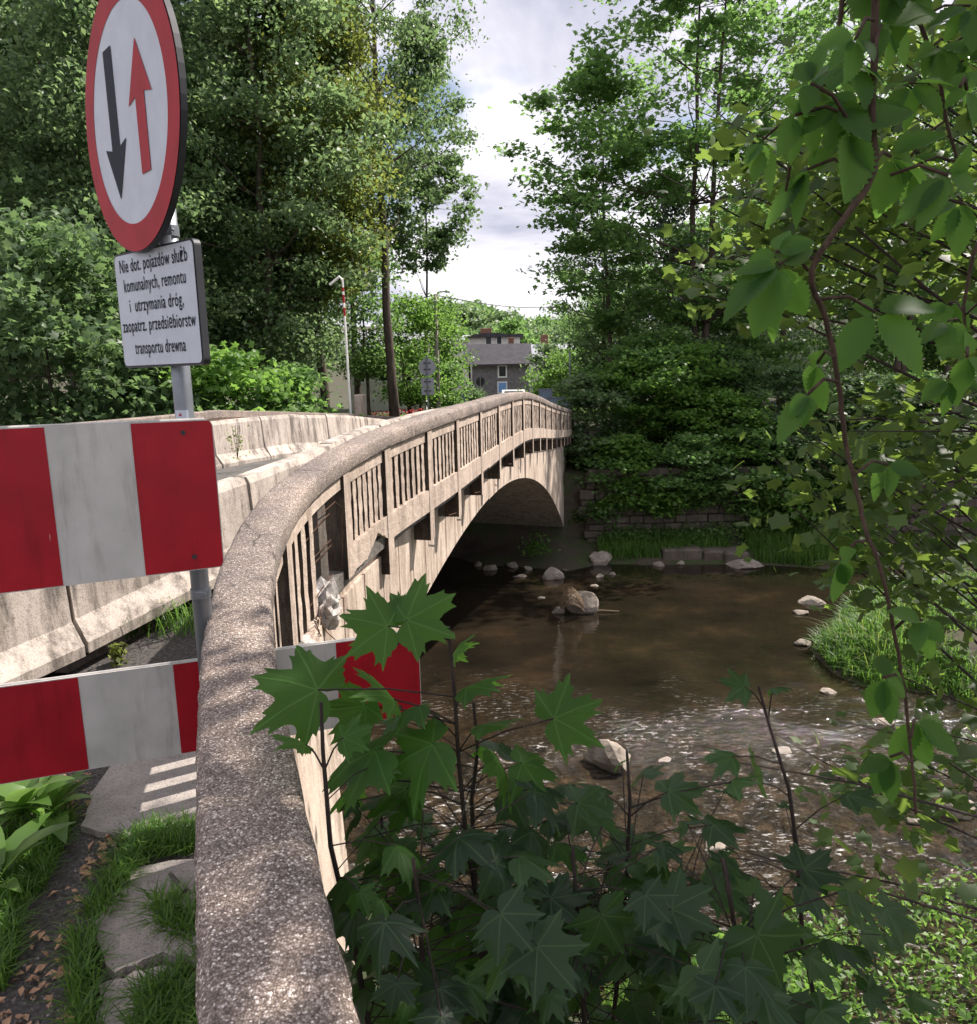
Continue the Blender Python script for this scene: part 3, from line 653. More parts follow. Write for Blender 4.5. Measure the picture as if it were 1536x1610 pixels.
# ================================================================= TRAFFIC SIGN AND BARRIER BOARDS
def traffic_sign():
    K = 1.405; px_, py_ = -.962*K, 2.455*K
    root = thing('traffic_sign', 'round red bordered priority sign with white text plate on grey post', 'traffic sign', (px_, py_, EYE-2.25))
    m = MB(); m.tube([(px_, py_, EYE-2.5), (px_, py_, EYE+1.25*K)], .029*K, 20); m.build('post', MT['steel'], root, smooth=True)
    def disc(r, off, th, n=64, c=None, ax=None):
        return [c+ax[0]*r*math.cos(a)+np.array([0, 0, 1])*r*math.sin(a)+nn*off for a in [2*math.pi*k/n for k in range(n)]]
    # face normal points to the left and towards the viewer
    ang = math.radians(223); nn = np.array([math.cos(ang), math.sin(ang), 0]); tt = np.array([-nn[1], nn[0], 0])   # tt: reading direction
    c = np.array([px_, py_, 0])+nn*.055+tt*-.005; c[2] = EYE+.752
    c = np.array(W(202, 181, 2.40*K))
    R_ = .380*K
    m = MB(); m.prism(disc(R_, -.024, 0, c=c, ax=(tt,)), nn*.024); m.build('sign_back', MT['rim'], root)
    def ring(r0, r1, off, n=72):
        a = disc(r0, off, 0, n, c, (tt,)); b = disc(r1, off, 0, n, c, (tt,)); m = MB(); m.add(a+b, [(k, (k+1) % n, n+(k+1) % n, n+k) for k in range(n)]); return m
    rg = ring(.298*K, R_-.004, .0035); rg.build('red_border', MT['signred'], root)
    m = MB(); m.add(disc(.300*K, .002, 0, 72, c, (tt,)), [tuple(range(72))]); sp = m.build('white_face', MT['white'], root)
    def arrow(cx, flip, mat, name):
        # outline in sign face coordinates
        Lh = .212 if flip else .176
        pts = [(a*K, b*K) for a, b in ((-.034, -Lh), (.034, -Lh), (.034, Lh-.145), (.090, Lh-.158), (0, Lh), (-.090, Lh-.158), (-.034, Lh-.145))]
        m = MB(); m.add([c+tt*(cx+u*(-1 if flip else 1))+np.array([0, 0, (v-.0)*(-1 if flip else 1)])+nn*.005 for u, v in pts], [tuple(range(7))])
        m.build(name, mat, root)
    arrow(-.118*K, True, MT['black'], 'black_arrow'); arrow(.108*K, False, MT['signred'], 'red_arrow')
    # text plate
    TL, TR, BR_, BL = [np.array(q) for q in (W(178, 412, 2.56*K), W(303, 373, 2.27*K), W(327, 562, 2.27*K), W(197, 578, 2.56*K))]
    ux = TR-TL; ux[2] = 0; wd = np.linalg.norm(ux); ux /= wd; pn = np.array([ux[1], -ux[0], 0]); pn *= -1 if pn[1] > 0 else 1
    zc = (TL[2]+TR[2]+BR_[2]+BL[2])/4; ht = .355*K; pc = (TL+TR+BR_+BL)/4; pc[2] = zc; zz = np.array([0, 0, 1.])
    def rr_(w_, h_, r, off):
        q = []
        for sx, sz, a0 in ((1, 1, 0), (-1, 1, 90), (-1, -1, 180), (1, -1, 270)):
            for a in np.linspace(a0, a0+90, 7): q.append(pc+ux*(sx*(w_/2-r)+r*math.cos(math.radians(a)))+zz*(sz*(h_/2-r)+r*math.sin(math.radians(a)))+pn*off)
        return q
    m = MB(); m.prism(rr_(wd, ht, .028, -.028), pn*.030); m.build('plate_back', MT['rim'], root)
    m = MB(); m.add(rr_(wd-.018, ht-.018, .022, .005), [tuple(range(28))]); pl = m.build('text_plate', MT['white'], root)
    lines = [('Nie dot. pojazdów służb', .128, .875), ('komunalnych, remontu', .068, .80), ('i  utrzymania dróg,', .006, .70), ('zaopatrz. przedsiębiorstw', -.055, .95), ('transportu drewna', -.125, .66)]
    for txt, dz, frac in lines:
        cu = bpy.data.curves.new('text', 'FONT'); cu.body = txt; cu.size = .058; cu.align_x = 'CENTER'; cu.offset = .0004; cu.resolution_u = 3; cu.space_character = 1.08
        ob = bpy.data.objects.new('tmp', cu); C.objects.link(ob); dg = bpy.context.evaluated_depsgraph_get(); me = bpy.data.meshes.new_from_object(ob.evaluated_get(dg))
        v = np.array([q.co[:] for q in me.vertices]); f = [tuple(p.vertices) for p in me.polygons]
        bpy.data.objects.remove(ob); bpy.data.meshes.remove(me)
        wtx = v[:, 0].max()-v[:, 0].min(); k = wd*frac*.96/wtx
        P = pc+ux*(v[:, :1]*k)+zz*(v[:, 1:2]*.98*K+dz*K-.014)+pn*.0075
        link_mesh('lettering', P, f, MT['black'], pl)
    m = MB()
    for z in (W(318, 935, 2.43*K)[2], EYE+.30*K, EYE+.45*K, EYE+.9*K):
        m2 = MB(); m2.tube([(px_, py_, z-.022), (px_, py_, z+.022)], .046, 20); m2.box((px_+.012, py_-.048, z), (.05, .012, .03)); m2.tube([(px_-.008, py_-.05, z), (px_-.008, py_-.03, z)], .007, 6); m2.tube([(px_+.034, py_-.05, z), (px_+.034, py_-.03, z)], .007, 6)
        m2.build('clamp', MT['steel'], root)
    zs = W(283, 652, 2.43*K)[2]; st = MB()
    r_ = [(px_+.0415*math.sin(a), py_-.0415*math.cos(a)) for a in np.linspace(-.8, .8, 7)]
    st.add([(x, y, zs-.02) for x, y in r_]+[(x, y, zs+.02) for x, y in r_], [(k, k+1, k+8, k+7) for k in range(6)]); s1 = st.build('sticker', MT['white'], root)
    st = MB(); st.add([(px_-.010, py_-.0432, zs-.005), (px_+.004, py_-.0432, zs-.005), (px_-.003, py_-.0432, zs+.010)], [(0, 1, 2)]); st.build('sticker_mark', MT['signred'], s1)
traffic_sign()
def board(name, label, A, B, h, stripes, th=.028, rad=.03, postx=None):
    A = np.array(A); B = np.array(B); u = B-A; u[2] = 0; L_ = np.linalg.norm(u); u /= L_; n = np.array([u[1], -u[0], 0]); n *= -1 if n[1] > 0 else 1
    z = np.array([0, 0, 1.]); root = thing(name, label, 'barrier board', tuple(A-z*h))
    out = []
    for (x, y, a0) in ((L_-rad, -rad, 90), (L_-rad, -h+rad, 0)):
        for a in np.linspace(a0, a0-90, 6): out.append((x+rad*math.cos(math.radians(a)), y+rad*math.sin(math.radians(a))))
    out += [(0, -h), (0, 0)]
    m = MB(); m.prism([A+u*x+z*y-n*th for x, y in out], n*th); m.build('panel', MT['dirtywhite'], root)
    # stripes: sheets just proud of the panel, clipped to its rounded end
    for k, (a, b, col) in enumerate(stripes):
        b = min(b, L_)
        if b > L_-rad-.001:
            q = [(a, -h+.004)]; q = [(x-.004*(x > L_-.01), min(max(y, -h+.004), -.004)) for x, y in out[:-2] if True]; q = [(a, -.004)]+q+[(a, -h+.004)]
        else: q = [(a, -.004), (b, -.004), (b, -h+.004), (a, -h+.004)]
        m = MB(); m.add([A+u*x+z*y+n*.0025 for x, y in q], [tuple(range(len(q)))][::1]); m.build('red_stripe' if col == 'red' else 'white_stripe', MT[col], root)
    for bx, bz in ((L_-.12, -.05), (L_-.12, -h+.06), (L_-1.05, -.06), (L_-1.05, -h+.07)):
        m = MB(); m.tube([A+u*bx+z*bz, A+u*bx+z*bz+n*.008], .010, 8); m.build('bolt', MT['rim'], root)
    m = MB(); m.tube([A+z*.002-n*th*.5, A+u*(L_-rad)+z*.002-n*th*.5], .006, 6); m.build('top_edge', MT['dirtywhite'], root)
    return root, u, n
u1 = np.array(W(334, 659, 3.24)); v1 = np.array([-1.87, 2.89, u1[2]])
dv_ = (u1-v1)/np.linalg.norm(u1-v1); A1 = u1-dv_*2.0
def along(A, dirv, L_, pxs, ytop):
    """distance along the board where the photograph's column px falls"""
    out = []
    for px in pxs:
        best = min(np.linspace(0, L_, 1500), key=lambda s: abs(projx(A+dirv*s)-px)); out.append(float(best))
    return out
def projx(P):
    q = np.array(P)-np.array([0, 0, EYE]); return 768+1200*(q@Rv)/(q@Fv)
s_ = along(A1, dv_, 2.0, [-150, -68, 69, 205], 0)
r1, _, _ = board('barrier_board', 'upper red and white striped board with rounded corner in front of the sign post', A1, u1, .64, [(0, s_[0], 'red'), (s_[1], s_[2], 'red'), (s_[3], 9, 'red')])
m = MB(); m.box(u1+np.array([-.13, .05, -.15]), (.10, .05, .03)); m.box(u1+np.array([-.13, .05, -.5]), (.10, .05, .03)); m.build('mounting_bracket', MT['steel'], r1)
v2 = np.array([-2.228, 3.268, EYE-1.349]); u2 = np.array([-.385, 3.912, EYE-1.349]); d2 = (u2-v2)/np.linalg.norm(u2-v2); A2 = v2-d2*.55; L2 = np.linalg.norm(u2-A2)
s_ = along(A2, d2, L2, [122, 272, 400, 528], 0)
r2, _, _ = board('barrier_board', 'lower red and white striped board passing under the handrail', A2, u2, .47, [(0, s_[0], 'red'), (s_[1], s_[2], 'red'), (s_[3], 9, 'red')])
m = MB(); m.tube([A2+d2*.25+np.array([0, .06, -.95]), A2+d2*.25+np.array([0, .06, .1])], .03, 12); m.build('post', MT['steel'], r2, smooth=True)
# ================================================================= FOLIAGE
LM = {}
LM['maple'] = leafmat('maple leaves', (.045, .095, .030), (.085, .160, .048), (.14, .235, .075), .45, (.28, .46, .10))
LM['bright'] = leafmat('bright maple leaves', (.045, .10, .022), (.085, .17, .034), (.14, .24, .05), .42, (.30, .50, .08))
LM['dark'] = leafmat('dark leaves', (.040, .072, .034), (.070, .118, .054), (.12, .18, .075), .40, (.26, .40, .11))
LM['bluish'] = leafmat('lime leaves', (.048, .085, .042), (.095, .150, .070), (.16, .22, .095), .42, (.28, .42, .13))
LM['olive'] = leafmat('olive leaves', (.06, .080, .022), (.115, .14, .036), (.18, .20, .055), .42, (.34, .42, .06))
LM['needle'] = leafmat('conifer needles', (.030, .048, .032), (.052, .078, .048), (.085, .115, .065), .25, (.10, .15, .07))
LM['yellow'] = leafmat('backlit leaves', (.014, .032, .012), (.030, .062, .018), (.060, .105, .026), .42, (.40, .56, .07), clump=1.1, rough=.5)
LM['grass'] = leafmat('grass', (.035, .085, .015), (.07, .15, .025), (.13, .22, .05), .4, (.30, .50, .08), clump=1.2)
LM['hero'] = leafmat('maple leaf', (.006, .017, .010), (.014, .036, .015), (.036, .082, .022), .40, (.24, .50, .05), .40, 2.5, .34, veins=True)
LM['young'] = leafmat('sunlit maple leaf', (.022, .058, .014), (.034, .085, .018), (.050, .115, .022), .52, (.26, .56, .05), .5, 2.5, .25, veins=True)  # lit copy of the maple leaf, sunlight put into a lighter colour
LM['vine'] = leafmat('creeper leaf', (.022, .056, .018), (.038, .088, .022), (.060, .13, .026), .5, (.32, .62, .06), .55, 6, .22)
LM['dock'] = leafmat('dock leaf', (.06, .12, .025), (.085, .16, .035), (.12, .21, .05), .35, (.35, .55, .12), .4, 3, .4)
BK = {'brown': bark('brown bark', (.035, .025, .018), (.10, .075, .055)), 'grey': bark('grey bark', (.05, .045, .04), (.13, .12, .105)), 'twig': bark('dark twig', (.016, .010, .009), (.05, .032, .025), 30), 'vinebark': bark('creeper bark', (.05, .028, .018), (.12, .07, .045), 60)}
def leaf_quads(Cn, l, w, up=.7, rs=None, fold=.18, hang=0.):
    n = len(Cn); nr = rs.randn(n, 3)*.55+np.array([0, 0, up]); nr /= np.linalg.norm(nr, axis=1)[:, None]
    t = rs.randn(n, 3); t[:, 2] -= hang; t -= nr*(t*nr).sum(1)[:, None]; t /= np.linalg.norm(t, axis=1)[:, None]+1e-9; b = np.cross(nr, t)
    L = (l*rs.uniform(.65, 1.3, n))[:, None]; Wd = L*w/l
    V = np.stack([Cn-t*L*.5, Cn-t*L*.05+b*Wd*.5+nr*L*fold, Cn+t*L*.5, Cn-t*L*.05-b*Wd*.5+nr*L*fold], 1).reshape(-1, 3)
    return V, np.arange(4*n).reshape(-1, 4)
def leaf_lobed(Cn, l, up, rs, notch=1.):
    """small five pointed maple leaf, as five kites meeting at the stalk"""
    n = len(Cn); nr = rs.randn(n, 3)*.5+np.array([0, 0, up]); nr /= np.linalg.norm(nr, axis=1)[:, None]
    t = rs.randn(n, 3); t -= nr*(t*nr).sum(1)[:, None]; t /= np.linalg.norm(t, axis=1)[:, None]+1e-9; b = np.cross(nr, t)
    L = (l*rs.uniform(.65, 1.25, n))[:, None]; out = []
    dr = rs.uniform(.0, .35, n)[:, None]
    ring = [(0, .62), (22, .34*notch), (50, .56), (80, .31*notch), (112, .42), (180, .14), (-112, .42), (-80, .31*notch), (-50, .56), (-22, .34*notch)]
    pts = [Cn]+[Cn+(t*math.cos(math.radians(a))+b*math.sin(math.radians(a)))*L*r-nr*L*dr*r for a, r in ring]
    V = np.stack(pts, 1).reshape(-1, 3); base = (np.arange(n)*11)[:, None]
    F = np.concatenate([base+np.array([[0, 1+k, 1+(k+1) % 10]]) for k in range(10)], 0)
    return V, F
def clumps_in_crown(rs, n, base, H, cb, rad, shape, lean=(0, 0)):
    out = []
    for i in range(n):
        u = rs.uniform(0, 1); 
        if shape == 'round': pr = math.sqrt(max(.03, 1-(2*u-1)**2))*(.85+.15*(1-u))
        elif shape == 'cone': pr = (1-u)*.95+.07
        elif shape == 'column': pr = min(1, 2.2*u+.45)*min(1, (1-u)*1.8+.12)
        else: pr = 1-.5*u
        a = rs.uniform(0, 2*math.pi); r = rad*pr*(rs.uniform(.08, 1)**.55)*(1+.28*math.sin(3*a+base[0])+.12*rs.randn())
        z = cb+(H-cb)*u; out.append((base[0]+r*math.cos(a)+lean[0]*u, base[1]+r*math.sin(a)+lean[1]*u, base[2]+z))
    return np.array(out)
def tree(name, label, cat, base, H, cb, rad, seed, nc=120, lpc=150, leaf=.2, mat='maple', bk='brown', tr=.22, shape='round', lean=(0, 0), group=None, cr=1.0, lobed=False, stems=1, up=.8, flat=.5, limbs=40, hang=0, trunk_to=.9, spread=.4, root=True):
    rs = np.random.RandomState(seed); base = np.array(base, float)
    t = thing(name, label, cat, tuple(base), group)
    CL = clumps_in_crown(rs, nc, base, H, cb, rad, shape, lean)
    m = MB(); tops = []
    for s in range(stems):
        a = rs.uniform(0, 6.28); sp = 0 if stems == 1 else spread*rad; b0 = base+np.array([math.cos(a), math.sin(a), 0])*(0 if s == 0 else tr*1.5*stems*.5)-np.array([0, 0, .4])
        pts = []; rr = []
        for k in range(9):
            u = k/8.; hh = H*trunk_to*u
            p = b0+np.array([math.cos(a)*sp*u+lean[0]*u+rs.randn()*.035*H/12*(k > 0), math.sin(a)*sp*u+lean[1]*u+rs.randn()*.035*H/12*(k > 0), hh]); pts.append(p); rr.append(tr*(1.25 if k == 0 else 1)*(1-u*.88)/(1 if stems == 1 else 1.25))
        m.tube(pts, rr, 9); tops.append((pts, rr))
    for i in range(min(limbs, nc)):
        c = CL[i]; P, R_ = tops[i % stems]
        zt = c[2]-.35*np.hypot(c[0]-base[0], c[1]-base[1])-.02*H; zt = max(zt, base[2]+cb*.55)
        k = int(np.argmin([abs(p[2]-zt) for p in P])); p = P[k]; q = c-np.array([0, 0, .1])
        mid = (p+q)/2+np.array([0, 0, -.06*np.linalg.norm(q-p)])+rs.randn(3)*.06*np.linalg.norm(q-p)
        r0 = max(.02, R_[k]*.42); m.tube([p, (p+mid)/2+rs.randn(3)*.05, mid, (mid+q)/2+rs.randn(3)*.08, q], [r0, r0*.8, r0*.55, r0*.35, .012], 5, cap=False)
    m.build('trunk', BK[bk], t, smooth=True)
    cs = []
    for c in CL:
        n = int(lpc*rs.uniform(.5, 1.4)); s_ = cr*rs.uniform(.6, 1.25)
        cs.append(c+rs.randn(n, 3)*np.array([s_, s_, s_*flat])*.55)
    Cn = np.concatenate(cs)
    if lobed: V, F = leaf_lobed(Cn, leaf*1.25, up, rs)
    else: V, F = leaf_quads(Cn, leaf, leaf*.62, up, rs, hang=hang)
    link_mesh('crown', V, F, LM[mat], t)
    return t
def dup(root, loc, rz=0, sc_=1., label=None):
    r = root.copy(); C.objects.link(r); r.location = loc; r.rotation_euler = (0, 0, rz); r.scale = (sc_, sc_, sc_)
    if label: r['label'] = label
    for ch in list(root.children):
        c = ch.copy(); C.objects.link(c); c.parent = r
    return r
def base_at(px, Y, dz=0):
    x = W(px, 600, Y)[0]; return (x, Y, hz(x, Y)+dz)
GL = 'trees of the dense stand behind the left parapet'
lt = [ # px, Y, H, cb, rad, kind, shape, leaf material, label
    (20, 34, 22, 4, 5.2, 'broadleaf_tree', 'column', 'dark', 'tall dark tree at the far left edge of the stand behind the parapet'),
    (120, 40, 25, 6, 5.5, 'broadleaf_tree', 'round', 'dark', 'tall dark leafy tree rising behind the left half of the round traffic sign'),
    (215, 32, 19, 3, 4.6, 'broadleaf_tree', 'round', 'bluish', 'grey-green tree directly behind the round traffic sign'),
    (330, 37, 25, 4, 5.0, 'broadleaf_tree', 'column', 'bluish', 'tall grey-green tree just right of the round traffic sign'),
    (430, 35, 25, 3, 4.6, 'broadleaf_tree', 'column', 'bluish', 'tall dense grey-green tree between the round sign and the olive crown'),
    (505, 38, 24, 7, 3.8, 'broadleaf_tree', 'column', 'olive', 'tall tree with yellowish olive crown left of the bare conifer trunk'),
    (80, 25, 9.5, .5, 4.2, 'broadleaf_tree', 'round', 'dark', 'low maple in front of the dark trees at the left edge'),
    (235, 26, 6.5, .3, 3.6, 'broadleaf_tree', 'round', 'dark', 'low maple half hidden behind the white text plate'),
]
for i, (px, Y, H, cb, rad, nm, shp, mt, lab) in enumerate(lt):
    tree(nm, lab, 'tree', base_at(px, Y), H, cb, rad, 100+i, nc=260 if H > 12 else 90, lpc=170, leaf=.235, mat=mt, shape=shp, group=GL, cr=1.15, tr=.26 if H > 12 else .12, lobed=H < 12, up=.55, bk='brown', flat=.55)
tree('maple_tree', 'bright green young maple lit by sun between the text plate and the striped pole', 'tree', base_at(372, 25), 8.8, .3, 2.7, 131, nc=95, lpc=115, leaf=.22, mat='bright', tr=.1, cr=.9, lobed=True, group=GL, up=.9, flat=.35, shape='round')
tree('maple_tree', 'mid green maple left of the white and red striped pole', 'tree', base_at(455, 27), 7.6, .2, 2.5, 133, nc=90, lpc=120, leaf=.21, mat='maple', tr=.1, cr=.9, lobed=True, group=GL, up=.8, flat=.4, shape='round')
tree('dense_shrub', 'feathery dark green shrub at the foot of the striped pole', 'shrub', base_at(505, 29), 4.6, .1, 2.0, 137, nc=60, lpc=150, leaf=.16, mat='bluish', tr=.06, cr=.9, group=GL, up=.4)
tree('dense_shrub', 'dark shrub behind the near end of the left parapet', 'shrub', base_at(300, 23), 3.6, .1, 2.6, 138, nc=60, lpc=140, leaf=.18, mat='maple', tr=.06, cr=.9, group=GL, up=.6, lobed=True)
tree('dense_shrub', 'dark shrub filling the left edge above the striped board', 'shrub', base_at(30, 21), 4.2, .1, 3.2, 139, nc=70, lpc=140, leaf=.18, mat='dark', tr=.06, cr=.9, group=GL, up=.6, lobed=True)
# tall conifer with a long bare trunk
def bare_conifer():
    b = base_at(620, 40); t = tree('conifer_tree', 'tall conifer with long bare brown trunk and drooping ragged upper branches', 'tree', b, 30, 11.5, 4.6, 151, nc=210, lpc=85, leaf=.21, mat='dark', tr=.27, shape='column', lean=(-.6, 0), cr=.75, up=.3, flat=.8, limbs=70, hang=1.2)
bare_conifer()
tree('broadleaf_tree', 'tree with ragged leafy crown standing against the sky right of the conifer trunk', 'tree', base_at(672, 52), 25, 10.0, 3.5, 152, nc=190, lpc=85, leaf=.24, mat='dark', tr=.11, shape='column', cr=.75, lobed=True, up=.5, limbs=60, lean=(.5, 0))
tree('broadleaf_tree', 'fresh green tree with forked stems in front of the pale house', 'tree', base_at(650, 47), 7.6, 1.6, 3.0, 153, nc=80, lpc=110, leaf=.22, mat='bright', tr=.12, stems=3, cr=.9, up=.6)
tree('broadleaf_tree', 'yellow-green tree right of the street lamp pole', 'tree', base_at(692, 55), 8.2, 1.8, 1.7, 154, nc=60, lpc=110, leaf=.25, mat='bright', tr=.12, cr=.9, up=.6)
tree('dense_shrub', 'dark rounded shrub below the yellow-green tree', 'shrub', base_at(706, 50), 3.7, .3, 1.2, 155, nc=40, lpc=110, leaf=.2, mat='maple', tr=.08, cr=.7, up=.6)
tree('broadleaf_tree', 'leafy tree between striped pole and conifer trunk', 'tree', base_at(578, 44), 10.5, 3.2, 2.5, 156, nc=70, lpc=110, leaf=.22, mat='maple', tr=.13, cr=.95, up=.6)
tree('broadleaf_tree', 'tall dark tree filling the gap behind the conifer trunk', 'tree', base_at(560, 50), 26, 10, 4.2, 157, nc=130, lpc=110, leaf=.26, mat='bluish', tr=.25, cr=1.2, up=.5, shape='column')
# right bank
GR = 'trees on the far right bank'
tree('maple_tree', 'large maple with broad layered crown and two tall trunks on the far bank', 'tree', base_at(1090, 39), 25, 5.5, 7.4, 171, nc=205, lpc=115, leaf=.25, mat='maple', tr=.27, stems=2, lobed=True, cr=1.15, flat=.32, up=1.0, limbs=110, group=GR, spread=.12)
tree('maple_tree', 'slimmer maple leaning over the sky gap left of the two-trunked maple', 'tree', base_at(965, 40), 17.5, 5.0, 4.3, 172, nc=120, lpc=95, leaf=.25, mat='maple', tr=.17, lobed=True, cr=1.0, flat=.34, up=1.0, limbs=90, group=GR, lean=(-.8, 0))
tree('broadleaf_tree', 'dark tree below the slimmer maple beside the grey roofs', 'tree', base_at(948, 47), 11.5, 1.0, 2.9, 173, nc=80, lpc=130, leaf=.24, mat='dark', tr=.15, cr=.9, up=.6, group=GR)
tree('spruce_tree', 'dark spruce standing behind the two-trunked maple', 'tree', base_at(1050, 50), 15, 2, 4.6, 174, nc=120, lpc=90, leaf=.28, mat='needle', tr=.2, shape='cone', cr=1.0, up=.2, hang=1.5, group=GR)
tree('spruce_tree', 'dark spruce right of the two-trunked maple', 'tree', base_at(1190, 50), 17, 2, 4.6, 175, nc=120, lpc=90, leaf=.28, mat='needle', tr=.2, shape='cone', cr=1.0, up=.2, hang=1.5, group=GR)
tree('broadleaf_tree', 'thin crowned tall tree between the large maple and the hanging creeper', 'tree', base_at(1225, 43), 24, 9, 4.6, 176, nc=110, lpc=90, leaf=.24, mat='maple', tr=.16, cr=1.0, up=.7, lobed=True, group=GR, limbs=80)
tree('broadleaf_tree', 'shady green tree behind the creeper at the right', 'tree', base_at(1345, 42), 17, 5, 4.8, 177, nc=120, lpc=120, leaf=.24, mat='dark', tr=.2, cr=1.1, up=.7, group=GR)
tree('broadleaf_tree', 'dark trunked tree beside the sunny track at the right', 'tree', base_at(1412, 40), 18, 6, 4.6, 178, nc=110, lpc=120, leaf=.24, mat='maple', tr=.24, cr=1.1, up=.7, stems=2, spread=.1, group=GR)
tree('broadleaf_tree', 'dark trunked tree at the right edge of the far bank', 'tree', base_at(1490, 42), 18, 5, 5.2, 179, nc=120, lpc=120, leaf=.25, mat='maple', tr=.2, cr=1.1, up=.7, group=GR)
tree('maple_tree', 'low spreading maple at the foot of the two tall trunks', 'tree', base_at(1040, 37), 5.2, 1.0, 3.6, 180, nc=90, lpc=120, leaf=.2, mat='maple', tr=.1, cr=.85, up=1.0, lobed=True, flat=.35, group=GR)
tree('maple_tree', 'low green maple in front of the dark spruces', 'tree', base_at(1150, 41), 6.4, 1.2, 3.6, 181, nc=90, lpc=120, leaf=.21, mat='maple', tr=.1, cr=.85, up=1.0, lobed=True, flat=.35, group=GR)
tree('broadleaf_tree', 'yellow-green bushy tree by the blue-grey panels', 'tree', base_at(893, 52), 4.2, .2, 2.2, 182, nc=50, lpc=120, leaf=.2, mat='bright', tr=.06, cr=.8, up=.7, group=GR)
tree('broadleaf_tree', 'small grey-green tree right of the dark house', 'tree', base_at(862, 62), 5.0, .5, 1.5, 183, nc=40, lpc=110, leaf=.25, mat='bluish', tr=.08, cr=.8, up=.7, group=GR)
# bushes along the top of the retaining wall and spilling over it
GB = 'bushes over the retaining wall'
bushes = [ # px, Y, height, radius, mat, dz, label
    (925, 34.2, 5.4, 1.9, 'bluish', -1.6, 'grey-green bush crowding the far end of the bridge railing'),
    (940, 33.2, 3.0, 1.5, 'maple', -2.2, 'dark maple bush overhanging the pillar beside the bridge arch'),
    (985, 35, 5.2, 2.3, 'bright', -1., 'sunlit maple bush second from the bridge'),
    (985, 32.7, 3.4, 1.2, 'bright', -2.2, 'bright young maple spilling down the left part of the stone wall'),
    (1045, 32.4, 1.6, .9, 'bright', -2.2, 'bright low branch hanging at the foot of the stone wall'),
    (1075, 35.5, 5.6, 3.0, 'bright', -.8, 'big rounded bush above the middle of the stone wall'),
    (1150, 33.6, 4.6, 2.1, 'bright', -1.4, 'layered maple bush hanging over the middle of the stone wall'),
    (1185, 32.5, 4.0, 1.6, 'maple', -2.6, 'maple bush hiding the right part of the stone wall'),
    (1225, 35, 5.0, 2.7, 'dark', -1., 'dark bush below the white box'),
    (1235, 32.1, 2.4, 1.3, 'bright', -2.6, 'bright maple sprays low above the shore grass'),
    (1290, 33.6, 5.0, 2.5, 'maple', -1.4, 'dense maple bush left of the hanging creeper stem'),
    (1350, 33, 5.4, 2.6, 'dark', -1.6, 'dark bush behind the hanging creeper stem'),
    (1430, 34, 5.0, 2.8, 'maple', -1.4, 'bush right of the hanging creeper stem'),
    (1510, 33, 5.2, 3.0, 'dark', -1.4, 'dark bush at the right edge above the river'),
    (1095, 32.4, 3.2, 1.6, 'maple', -2.0, 'maple bush draped over the wall between the two bright sprays'),
    (1265, 32.4, 3.8, 1.7, 'dark', -2.4, 'dark bush hanging over the wall end by the shore grass'),
    (1320, 32.0, 3.2, 1.8, 'maple', -2.6, 'maple bush at the foot of the wall behind the creeper tip'),
    (1120, 37.5, 5.0, 2.8, 'dark', -.4, 'dark hedge-like bush behind the rounded bush'),
]
for i, (px, Y, H, rad, mt, dz, lab) in enumerate(bushes):
    tree('maple_bush', lab, 'bush', base_at(px, Y, dz) if Y > 32.7 else (W(px, 700, Y)[0], Y, EYE-4.3+dz+.4), H, .1, rad, 200+i, nc=int(22+rad*22), lpc=120, leaf=.17, mat=mt, tr=.06, cr=.75, up=1.1, lobed=True, flat=.28, group=GB, limbs=24, stems=2)
# far trees on the hill behind the houses
far0 = tree('hill_tree', 'pale green tree on the hill, leftmost above the dark house roof', 'tree', (0, 150, 5), 11, .5, 5.5, 301, nc=60, lpc=70, leaf=.75, mat='bluish', tr=.2, cr=1.9, up=.5, limbs=14, group='trees on the hill behind the houses')
far1 = tree('hill_tree', 'dark tree on the hill beside the leftmost hill tree', 'tree', (6, 160, 5), 12, .5, 5.5, 302, nc=60, lpc=70, leaf=.75, mat='maple', tr=.2, cr=1.9, up=.5, limbs=14, group='trees on the hill behind the houses')
rr = random.Random(8); n_ = 0
for row, (Y, ty, pxs) in enumerate(((140, 522, range(700, 1010, 34)), (185, 500, range(712, 960, 30)), (250, 495, range(690, 930, 27)))):
    for px in pxs:
        px = px+rr.uniform(-9, 9); Yj = Y+rr.uniform(-9, 9); x = W(px, 560, Yj)[0]; top = W(px, ty+rr.uniform(-14, 12)+(18 if px > 800 and row == 2 else 0), Yj)[2]; s_ = rr.uniform(.9, 1.25)*(1+row*.22)
        if n_ == 0: r = far0; r.location = (x, Yj, top-11*s_); r.scale = (s_,)*3
        elif n_ == 1: r = far1; r.location = (x, Yj, top-11*s_); r.scale = (s_,)*3
        else:
            lab = '%s tree from the left in the %s row of trees on the wooded hill' % (ORD[list(pxs).index(min(pxs, key=lambda q: abs(q-px)))], ('front', 'middle', 'back')[row])
            dup(far0 if n_ % 3 else far1, (x, Yj, top-11*s_), rr.uniform(0, 6), s_, lab)
        n_ += 1
